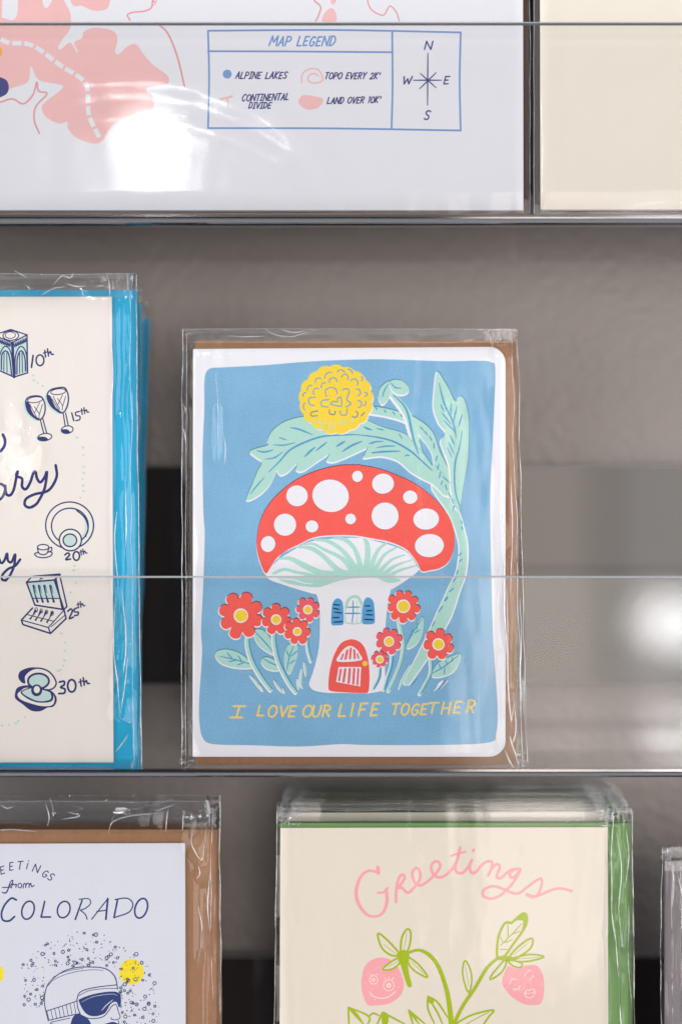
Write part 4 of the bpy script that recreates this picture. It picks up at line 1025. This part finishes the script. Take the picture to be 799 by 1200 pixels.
for ch, x, y, w, h in (('N', 642, 95, 20, 24), ('W', 578, 196, 24, 22), ('E', 698, 196, 14, 22), ('S', 640, 300, 16, 26)):
    (p, q), = M3([(x, y)]); m.glyph(NT, ch, p, q, w / 2.497, h / 2.497, 1.6, .22)
for q in ([(652, 105), (651, 258)], [(610, 185), (692, 185)], [(630, 165), (676, 207)], [(676, 163), (628, 210)]):
    m.stroke(NT, M3(q), 1.5, taper=.3)
m.done('printed_map', stock)
u = S.uv
Smap = S
def arc(pts, amt, wd):
    return ([Vector(u(*p)) for p in catmull(pts, 6)], amt, wd)
sleeve(mp, S, -306, 620.5, -206, 250.5, 0.0016, 0.0070, 11, wrinkle=.5, mat='map_film', rows=240, cols=150, edge=0.006,
       ridges=(arc([(100, 100), (160, 96), (220, 104), (290, 128), (340, 160), (372, 205)], 0.00042, 0.0046), arc([(110, 142), (180, 140), (260, 158), (330, 190)], 0.00030, 0.0036)))

S = Sheet(820, 251, 0.0085, 1.0)
cp = thing('art_print', 'plain cream art print in a clear sleeve beside the map print', 'art print', S.O, S.rot)
outline_slab('backing_board', rounded(625.5, -200, 1120, 249.5), S, 0.0030, 0.0050, 'grey_board', cp)
outline_slab('print_sheet', [(632, -200), (1120, -200), (1120, 245.5), (633, 245.5)], S, 0.0, 0.0020, 'cream_paper', cp)
sleeve(cp, S, 625.5, 1125, -206, 250.5, 0.0016, 0.0062, 15, wrinkle=.6, mat='map_film', rows=110, cols=80, edge=0.006)
seam(cp, S, [(625, -200), (625, 0), (625, 250)], 0.00018, -0.0004, 52)
seam(mp, Smap, [(620.5, -200), (620.5, 0), (620.5, 250)], 0.00020, -0.0004, 51)

# ------------------------------------------------------------------ snow goggles card, bottom left
K_ = lambda L: [(x / 3.995, 980 + y / 3.995) for x, y in L]
S = Sheet(30, 1480, 0.0085, 1.2)
gc = thing('greeting_card', 'white card of a goggled skier under COLORADO lettering, with kraft envelope', 'greeting card', S.O, S.rot)
outline_slab('envelope', rounded(-200, 973, 253.5, 1478, (2, 2, 2, 2)), S, 0.0014, 0.0022, 'kraft_paper', gc)
stock = outline_slab('card_stock', [(-180, 989.5), (217, 988), (218.5, 1468), (-180, 1468)], S, 0.0, 0.0009, 'cool_paper', gc)
a = Art(S); CN = 'cool_navy_ink'; W_ = 'cool_white_ink'
def kt(q, w, **k): a.stroke(CN, K_(q), w, **k)
for ch, x, y, w, h, r in (('E', 6, 178, 20, 34, -.25), ('E', 46, 160, 18, 36, -.12), ('T', 82, 155, 24, 38, 0), ('i', 120, 152, 14, 36, .1), ('N', 152, 163, 28, 36, .3), ('G', 196, 186, 22, 32, .4), ('S', 222, 200, 22, 34, .45)):
    (p, q), = K_([(x, y)]); a.glyph(CN, ch, p, q, w / 4, h / 4, 1.25, .12, r)
for q in ([(12, 262), (28, 266), (40, 245), (50, 215), (62, 206), (58, 220), (44, 238), (34, 262), (22, 264)], [(14, 240), (52, 238)], [(54, 242), (62, 222), (68, 228), (78, 224), (76, 240)], [(110, 242), (114, 222), (122, 224), (122, 240)], [(122, 232), (130, 220), (138, 224), (138, 240)], [(138, 232), (146, 220), (150, 236), (162, 230)]):
    kt(q, 1.25)
a.ring(CN, *K_([(95, 231)])[0], 2.3, 2.6, 1.2)
kt([(78, 298), (55, 290), (25, 320), (9, 360), (16, 392), (45, 396), (70, 376)], 2.3)
a.ring(CN, *K_([(133, 346)])[0], 7.0, 10.8, 2.0, .28); kt([(211, 305), (194, 378), (238, 378)], 2.0, smooth=False); a.ring(CN, *K_([(300, 343)])[0], 7.2, 9.8, 1.9, .3)
kt([(386, 300), (354, 389)], 2.0); kt([(372, 295), (414, 292), (426, 312), (405, 335), (378, 346)], 1.3); kt([(378, 346), (400, 365), (410, 388)], 1.4)
kt([(431, 388), (506, 292)], 1.4); kt([(506, 292), (497, 388)], 2.3); kt([(455, 352), (502, 346)], 1.4)
kt([(552, 295), (535, 380)], 2.1); kt([(540, 296), (595, 290), (623, 315), (605, 355), (535, 381)], 1.5); a.ring(CN, *K_([(662, 337)])[0], 7.0, 11.8, 2.1, .3)
a.ell('sun_ink', *K_([(617, 635)])[0], 14.5, 15); a.ell('sun_ink', *K_([(-22, 645)])[0], 10.5, 12)
rnd = random.Random(12)
for i in range(560):
    th_ = rnd.uniform(math.pi * .98, math.pi * 2.25); rr = 150 + 205 * rnd.random() ** 1.1
    x, y = 400 + rr * math.cos(th_) * .98, 790 + rr * math.sin(th_) * .98
    if (215 < x < 560 and y > 612) or y < 415 or x < 100: continue
    if y > 879 + 60: continue
    p, q = K_([(x, y)])[0]
    t = rnd.random()
    if t < .76: a.ell(CN, p, q, rnd.uniform(.38, .78), n=8)
    elif t < .93: a.ring(CN, p, q, rnd.uniform(.95, 1.4), rnd.uniform(.95, 1.4), .95)
    else: a.ring(CN, p, q, rnd.uniform(1.6, 2.1), rnd.uniform(1.6, 2.1), .9)
# skier: helmet, goggles, face, collar
a.fill(W_, K_([(225, 950), (230, 870), (212, 780), (214, 720), (235, 680), (290, 632), (370, 612), (460, 612), (520, 635), (548, 690), (560, 760), (570, 850), (560, 900), (520, 1000), (240, 1000)]))
for q, w in (([(228, 862), (212, 790), (213, 735), (232, 686), (285, 640), (350, 616), (440, 612), (500, 622), (538, 655), (550, 700)], 1.1), ([(226, 700), (260, 668), (330, 640), (420, 625), (485, 627)], .7), ([(250, 660), (310, 632), (390, 618)], .7),
             ([(362, 765), (372, 735), (400, 718), (460, 705), (548, 695)], 1.2), ([(372, 745), (420, 722), (500, 712), (550, 712)], .8), ([(550, 700), (552, 715)], 1.1), ([(218, 818), (290, 795), (364, 770)], 1.1), ([(228, 862), (300, 845), (374, 830)], 1.1), ([(362, 765), (366, 800), (378, 832)], 1.2)):
    kt(q, w)
for i in range(8): kt([(222 + i * 18, 818 - i * 6), (232 + i * 18, 860 - i * 4)], .8)
a.fill(CN, K_([(372, 775), (378, 760), (440, 738), (520, 726), (560, 735), (568, 770), (560, 802), (546, 775), (520, 785), (492, 828), (440, 842), (400, 825)]))
a.stroke(W_, K_([(384, 775), (440, 750), (520, 738), (552, 744)]), .5, taper=.5)
a.stroke(W_, K_([(478, 815), (500, 790), (530, 765)]), 1.0, taper=.5)
kt([(370, 830), (420, 852), (480, 846), (508, 820), (525, 795), (545, 785)], 1.1)
for q in ([(548, 790), (556, 820), (564, 846), (548, 858), (525, 856), (522, 848)], [(556, 862), (556, 878), (530, 870), (490, 880)], [(558, 880), (562, 900), (540, 925)]): kt(q, 1.0)
a.fill(CN, K_([(330, 890), (350, 838), (390, 838), (425, 870), (430, 930), (380, 990), (320, 990)]))
a.fill(CN, K_([(480, 884), (520, 872), (552, 876), (558, 888), (520, 905), (480, 900)]))
for q in ([(240, 870), (330, 850)], [(236, 875), (300, 890), (330, 880)]): kt(q, .9)
a.done('printed_drawing', stock)
u = S.uv
sleeve(gc, S, -206, 258, 938, 1481, 0.0026, 0.0034, 21, xr_b=262, wrinkle=1.5,
       facets=(facet(S, 232, 985, 5, 16), facet(S, 240, 1010, 4, 8), facet(S, 246, 1060, 2, 30), facet(S, 234, 1016, 3, 6)),
       creases=((u(236, 1100)[0], u(0, 1130)[1], u(0, 965)[1], 0.0008, 0.0014), (u(246, 1100)[0], u(0, 1300)[1], u(0, 960)[1], 0.0010, 0.0010)),
       dents=((u(233, 992)[0], u(233, 990)[1], 0.004, 0.0016), (u(240, 1010)[0], u(240, 1012)[1], 0.003, 0.0014), (u(180, 960)[0], u(180, 958)[1], 0.004, 0.001)))
seam(gc, S, [(258, 939), (259, 1100), (261, 1300)], 0.00025, -0.0006, 21, 0.0007)
seam(gc, S, [(250, 950), (249, 1100), (254, 1300)], 0.00018, -0.0024, 22, 0.0010)
seam(gc, S, [(-200, 938.5), (30, 938.5), (258, 939)], 0.00016, -0.0006, 23, 0.0006)
strip_film('sleeve_flap', gc, S, -200, 255, 938.5, 975, -0.0032, 22, 0.0007, fz=45, fx=30, rows=20)
crumple(gc, S, 232, 257, 940, 966, 14, 61, -0.0030)
wrinkles(gc, S, [[(130, 974), (134, 962), (150, 955), (172, 952), (196, 950)], [(186, 948), (196, 944), (206, 941)], [(196, 972), (197, 960), (198, 954)], [(216, 972), (217, 962), (216, 955)], [(56, 940), (60, 955), (58, 966)], [(76, 958), (96, 954), (84, 950)], [(4, 942), (12, 946), (20, 944)], [(2, 971), (20, 970), (46, 972)]], 0.0003, -0.0036, 62, 0.0004)
wrinkles(gc, S, [[(230, 962), (226, 985), (236, 1005), (240, 1000), (242, 975)], [(234, 1012), (236, 1022), (232, 1028)], [(248, 1020), (246, 1060), (249, 1090)], [(234, 1060), (238, 1090), (233, 1130)]], 0.0004, -0.0030, 63, 0.0005)
c = copy_tree(gc); c['label'] = 'kraft envelope card in crinkled film right behind the skier card'
c.location = gc.location + Vector((-0.0020, 0.0075, 0.0)); c.rotation_euler = (-math.radians(3.2), 0, 0)

# ------------------------------------------------------------------ strawberry cards, bottom centre
S1 = lambda L: [(400 + x / 4.994, 970 + y / 4.994) for x, y in L]
S2 = lambda L: [(520 + x / 4.994, 970 + y / 4.994) for x, y in L]
S = Sheet(530, 1482, 0.0080, 0.6)
sc_ = thing('greeting_card', 'cream Greetings card with two pink strawberries, front of its green enveloped stack', 'greeting card', S.O, S.rot, 'stacked strawberry cards')
outline_slab('envelope', rounded(330, 965.5, 736, 1481, (2, 2, 2, 2)), S, 0.0013, 0.0021, 'green_paper', sc_)
stock = outline_slab('card_stock', [(328.5, 970.3), (711.5, 969.5), (713, 1475), (327, 1475)], S, 0.0, 0.0009, 'warm_paper', sc_)
a = Art(S); PI_ = 'pink_ink'; GR = 'leaf_green_ink'
def s1(m_, q, w, **k): a.stroke(m_, S1(q), w, **k)
def s2(m_, q, w, **k): a.stroke(m_, S2(q), w, **k)
s1(PI_, [(213, 232), (215, 264)], 4.6); s1(PI_, [(215, 262), (160, 252), (112, 288), (86, 370), (98, 440), (142, 503), (192, 520), (240, 500), (266, 435), (262, 362)], [3, 3, 3.6, 4.2, 4.2, 3.6, 3, 3.4, 4, 4])
s1(PI_, [(214, 380), (245, 378), (272, 352)], 2.6)
s1(PI_, [(319, 434), (320, 370), (332, 305), (352, 275), (370, 288), (352, 325), (328, 352), (352, 352), (388, 380), (425, 350), (458, 300), (455, 250), (432, 236), (414, 268), (428, 318), (462, 338), (520, 300), (572, 240), (572, 205), (545, 198), (524, 228), (540, 275), (585, 290), (640, 250), (672, 200)], 3.3)
s2(PI_, [(95, 116), (82, 170), (66, 230), (78, 262), (112, 262), (148, 220), (165, 183), (150, 225), (160, 262), (188, 258), (220, 218), (255, 197), (282, 205), (275, 245), (258, 278)], 3.4)
s2(PI_, [(258, 278), (285, 232), (315, 212), (325, 235), (308, 285), (330, 295), (370, 262), (405, 242), (450, 245), (425, 240), (388, 262), (388, 288), (415, 285), (448, 245), (415, 305), (378, 352), (330, 395), (275, 415), (230, 400), (235, 362), (290, 342), (350, 360), (400, 382), (440, 382), (490, 345), (560, 298), (572, 320), (555, 380), (520, 407), (480, 388), (530, 402), (580, 385), (650, 358), (700, 358), (746, 370)], 3.2)
s2(PI_, [(38, 166), (80, 152), (128, 140)], 2.3); a.ell(PI_, *S2([(172, 132)])[0], 2.1)
# left berry
a.fill(PI_, S1([(145, 800), (190, 768), (250, 761), (312, 790), (346, 850), (365, 920), (342, 985), (280, 1028), (200, 1040), (152, 1035), (126, 980), (116, 920), (124, 850)]))
a.fill(PI_, S2([(372, 812), (430, 826), (480, 806), (540, 806), (574, 850), (586, 930), (576, 1010), (545, 1036), (470, 1032), (400, 992), (355, 942), (340, 895)]))
rnd = random.Random(5)
PP = 'pale_pink_ink'
for i in range(70):
    x, y = rnd.uniform(135, 345), rnd.uniform(785, 1015)
    if ((x - 240) / 105) ** 2 + ((y - 905) / 115) ** 2 < 1 and not (((x - 188) / 34) ** 2 + ((y - 885) / 40) ** 2 < 1 or ((x - 277) / 42) ** 2 + ((y - 915) / 46) ** 2 < 1 or 955 < y < 1000):
        a.ell(PP, *S1([(x, y)])[0], .45, n=8)
    x, y = rnd.uniform(355, 575), rnd.uniform(825, 1020)
    if ((x - 468) / 105) ** 2 + ((y - 920) / 100) ** 2 < 1 and not (((x - 500) / 42) ** 2 + ((y - 968) / 38) ** 2 < 1):
        a.ell(PP, *S2([(x, y)])[0], .45, n=8)
for x, y, r in ((188, 890, 24), (277, 922, 31)):
    p, q = S1([(x, y)])[0]
    a.ring(PP, p, q, r / 5, r / 4.8, 1.0); a.ell(PP, p, q, 2.2 if r < 30 else 3.0); a.ell(PI_, p + .2, q + .2, .9)
    for k in (-.7, 0, .7): s1(PP, [(x + k * r * .8, y - r * .95), (x + k * r * 1.2, y - r * 1.5)], .9)
s1(PP, [(165, 962), (185, 985), (230, 998), (275, 990), (316, 958)], 1.3)
s2(PP, [(384, 912), (398, 884), (420, 888)], 1.2); s2(PP, [(402, 942), (430, 946), (446, 922)], 1.3); s2(PP, [(470, 866), (488, 840), (510, 836)], 1.2); s2(PP, [(502, 895), (514, 868), (528, 874)], 1.1); s2(PP, [(415, 940), (410, 955)], .8); s2(PP, [(435, 940), (442, 952)], .8)
s2(PP, [(470, 978), (482, 950), (500, 952), (518, 942), (532, 962), (522, 985), (495, 996), (470, 978)], 1.2); s2(PP, [(478, 972), (505, 968), (528, 962)], .9)
# stalks and sepals
def gleaf(conv, q, w, vein=None, tip=None):
    a.fill('warm_ink', conv(q)); a.stroke(GR, conv(q), w, closed=True)
    if vein: a.stroke('deep_teal_ink' if False else GR, conv(vein), .8, taper=.4)
    if tip: a.fill(GR, conv(tip))
s1(GR, [(380, 735), (450, 716), (510, 742), (562, 805), (600, 900), (625, 1000), (642, 1149), (646, 1300)], [3, 3.4, 4.6, 4.8, 4.8, 5.4, 6.4, 7])
s2(GR, [(40, 1300), (62, 1149), (112, 1040), (180, 940), (250, 822), (312, 765)], [4, 4.2, 4.2, 4, 4, 3.2])
gleaf(S1, [(213, 620), (262, 652), (338, 738), (292, 746), (236, 702)], 2.4, [(245, 680), (320, 740)])
gleaf(S1, [(348, 742), (352, 650), (382, 595), (404, 612), (400, 680), (374, 745)], 2.4, [(382, 615), (362, 735)])
gleaf(S1, [(388, 758), (450, 800), (504, 874), (440, 846), (398, 805)], 2.2, [(400, 775), (485, 858)])
gleaf(S1, [(242, 830), (280, 792), (330, 764), (346, 784), (300, 825)], 2.2, [(270, 815), (335, 778)])
a.fill(GR, S1([(325, 735), (365, 715), (395, 738), (390, 785), (350, 800), (330, 770)])); s1(GR, [(360, 770), (380, 860), (398, 920)], [9, 6.5, 5.6])
for q in ([(40, 1050), (42, 1100), (46, 1200)], [(40, 1050), (160, 1104), (150, 1160)], [(42, 1056), (130, 1150)], [(160, 1104), (186, 1086), (222, 1100)], [(240, 1080), (205, 1160)], [(240, 1080), (372, 1150)], [(240, 1082), (266, 1160)], [(392, 1066), (422, 1160)], [(392, 1066), (490, 1150)], [(396, 1074), (455, 1150)], [(505, 985), (506, 1060), (545, 1150)], [(505, 985), (562, 1022), (622, 1112)], [(516, 1006), (560, 1080), (592, 1150)]):
    s1(GR, q, 2.3, taper=.35)
a.fill(GR, S1([(38, 1050), (90, 1082), (130, 1150), (70, 1090)])); a.fill(GR, S1([(238, 1080), (275, 1098), (266, 1160), (240, 1160)])); a.fill(GR, S1([(388, 1064), (430, 1096), (440, 1130), (405, 1095)])); a.fill(GR, S1([(503, 982), (540, 1010), (530, 1030), (508, 1020)]))
gleaf(S2, [(121, 780), (150, 820), (162, 890), (150, 958), (130, 940), (109, 850)], 2.0, [(124, 800), (145, 930)]); s2(GR, [(150, 958), (148, 985)], 3)
gleaf(S2, [(312, 760), (316, 650), (346, 572), (372, 552), (395, 556), (460, 502), (484, 520), (474, 580), (405, 680), (352, 752)], 2.7)
a.fill(GR, S2([(420, 540), (468, 496), (488, 520), (476, 580), (455, 600), (462, 545)]))
for q in ([(330, 690), (400, 620), (455, 560)], [(375, 640), (372, 560)], [(400, 622), (445, 605)], [(345, 675), (380, 640)], [(352, 672), (400, 655)], [(326, 712), (372, 712)], [(345, 672), (330, 640)]): s2(GR, q, 1.3, taper=.3)
gleaf(S2, [(385, 758), (430, 700), (500, 650), (520, 662), (502, 708), (440, 752)], 2.4, [(405, 745), (500, 668)])
gleaf(S2, [(400, 768), (500, 742), (584, 755), (500, 780), (430, 782)], 2.2, [(430, 768), (560, 757)])
gleaf(S2, [(358, 772), (362, 800), (330, 852), (270, 888), (288, 850), (330, 800)], 2.2)
gleaf(S2, [(372, 774), (420, 780), (458, 800), (438, 818), (400, 805)], 2.0)
a.fill(GR, S2([(300, 765), (340, 748), (395, 755), (440, 765), (390, 782), (350, 778)]))
a.fill('warm_ink', S2([(80, 1142), (170, 1092), (288, 1068), (225, 1149), (200, 1200), (100, 1180)])); s2(GR, [(62, 1160), (100, 1128), (180, 1090), (288, 1068), (262, 1105), (222, 1165)], 2.3); s2(GR, [(130, 1150), (200, 1110), (262, 1080)], 1.2)
a.done('printed_drawing', stock)
u = S.uv
sleeve(sc_, S, 325, 740, 949, 1483, 0.0013, 0.0030, 31, xl_b=321, xr_b=744, wrinkle=1.0, open_top=True,
       facets=(facet(S, 717, 1010, 2.4, 50), facet(S, 719, 1080, 2.2, 30), facet(S, 728, 1095, 4, 24), facet(S, 733, 1000, 2, 26)),
       creases=((u(716, 1100)[0], u(0, 1300)[1], u(0, 968)[1], 0.0009, 0.0013), (u(731, 1000)[0], u(0, 1300)[1], u(0, 968)[1], 0.0008, 0.0010), (u(722, 1000)[0], u(0, 1130)[1], u(0, 968)[1], 0.0007, 0.0010)),
       dents=((u(727, 1090)[0], u(727, 1090)[1], 0.004, 0.0012),))
seam(sc_, S, [(325, 950), (323, 1100), (321, 1300)], 0.00022, -0.0006, 31)
seam(sc_, S, [(740, 950), (741.5, 1100), (744, 1300)], 0.00024, -0.0006, 32)
seam(sc_, S, [(717, 955), (716, 1060), (721, 1110), (727, 1200), (730, 1300)], 0.00034, -0.0015, 33, 0.0009)
seam(sc_, S, [(325, 949), (530, 949.5), (740, 949)], 0.00013, -0.0006, 34)
crumple(sc_, S, 326, 352, 949, 966, 16, 71, -0.0016)
crumple(sc_, S, 704, 739, 948, 967, 22, 72, -0.0016)
wrinkles(sc_, S, [[(733, 970), (735, 1000), (731, 1040)], [(722, 975), (727, 1020), (724, 1070), (728, 1110), (731, 1070)], [(737, 1060), (735, 1120), (738, 1180)]], 0.0004, -0.0017, 73, 0.0006)
rnd = random.Random(8)
for i in range(13):
    c = copy_tree(sc_)
    for ch in c.children:
        if ch.name.startswith('card_stock'): ch.location.z += rnd.uniform(0.0, 0.0030)
    c['label'] = 'green envelope strawberry card filed in the row behind the front strawberry card'
    c.location = sc_.location + Vector((rnd.uniform(-.0011, .0008), 0.0043 * (i + 1), rnd.uniform(-.0004, .0013)))
    c.rotation_euler = (-math.radians(.6 + rnd.uniform(-.15, .2)), math.radians(rnd.uniform(-.25, .25)), math.radians(rnd.uniform(-.3, .3)))

# ------------------------------------------------------------------ pack at the right edge, bottom shelf
S = Sheet(900, 1482, 0.0075, 0.5)
rp = thing('greeting_card', 'slate grey pack in shiny clear film at the far right of the bottom shelf', 'greeting card', S.O, S.rot)
outline_slab('envelope', rounded(779, 1010, 1150, 1480, (2, 2, 2, 2)), S, 0.0016, 0.0024, 'slate_paper', rp)
outline_slab('card_stock', [(806, 1016), (1150, 1016), (1150, 1478), (806, 1478)], S, 0.0, 0.0010, 'slate_paper', rp)
u = S.uv
sleeve(rp, S, 774, 1156, 990, 1483, 0.0030, 0.0060, 41, wrinkle=1.6,
       facets=(facet(S, 787, 1040, 2, 24), facet(S, 794, 1040, 2, 20)),
       creases=((u(786, 1100)[0], u(0, 1300)[1], u(0, 1000)[1], 0.0012, 0.0011), (u(795, 1100)[0], u(0, 1300)[1], u(0, 1000)[1], 0.0010, 0.0012)),
       dents=((u(798, 1010)[0], u(798, 1010)[1], 0.004, 0.0015),))
seam(rp, S, [(774.5, 992), (774, 1100), (773, 1300)], 0.00024, -0.0008, 41, 0.0006)
seam(rp, S, [(786, 1012), (785, 1100), (788, 1300)], 0.00030, -0.0034, 42, 0.0008)
seam(rp, S, [(795, 1012), (796, 1100), (794, 1300)], 0.00030, -0.0034, 43, 0.0008)
strip_film('sleeve_flap', rp, S, 776, 1150, 990.5, 1018, -0.0034, 42, 0.0008, fz=50, fx=40, rows=16)
crumple(rp, S, 776, 830, 990, 1016, 16, 76, -0.0034)
wrinkles(rp, S, [[(785, 1012), (787, 1035), (785, 1060)], [(792, 1024), (796, 1045), (793, 1062)]], 0.0006, -0.0036, 77, 0.0003)
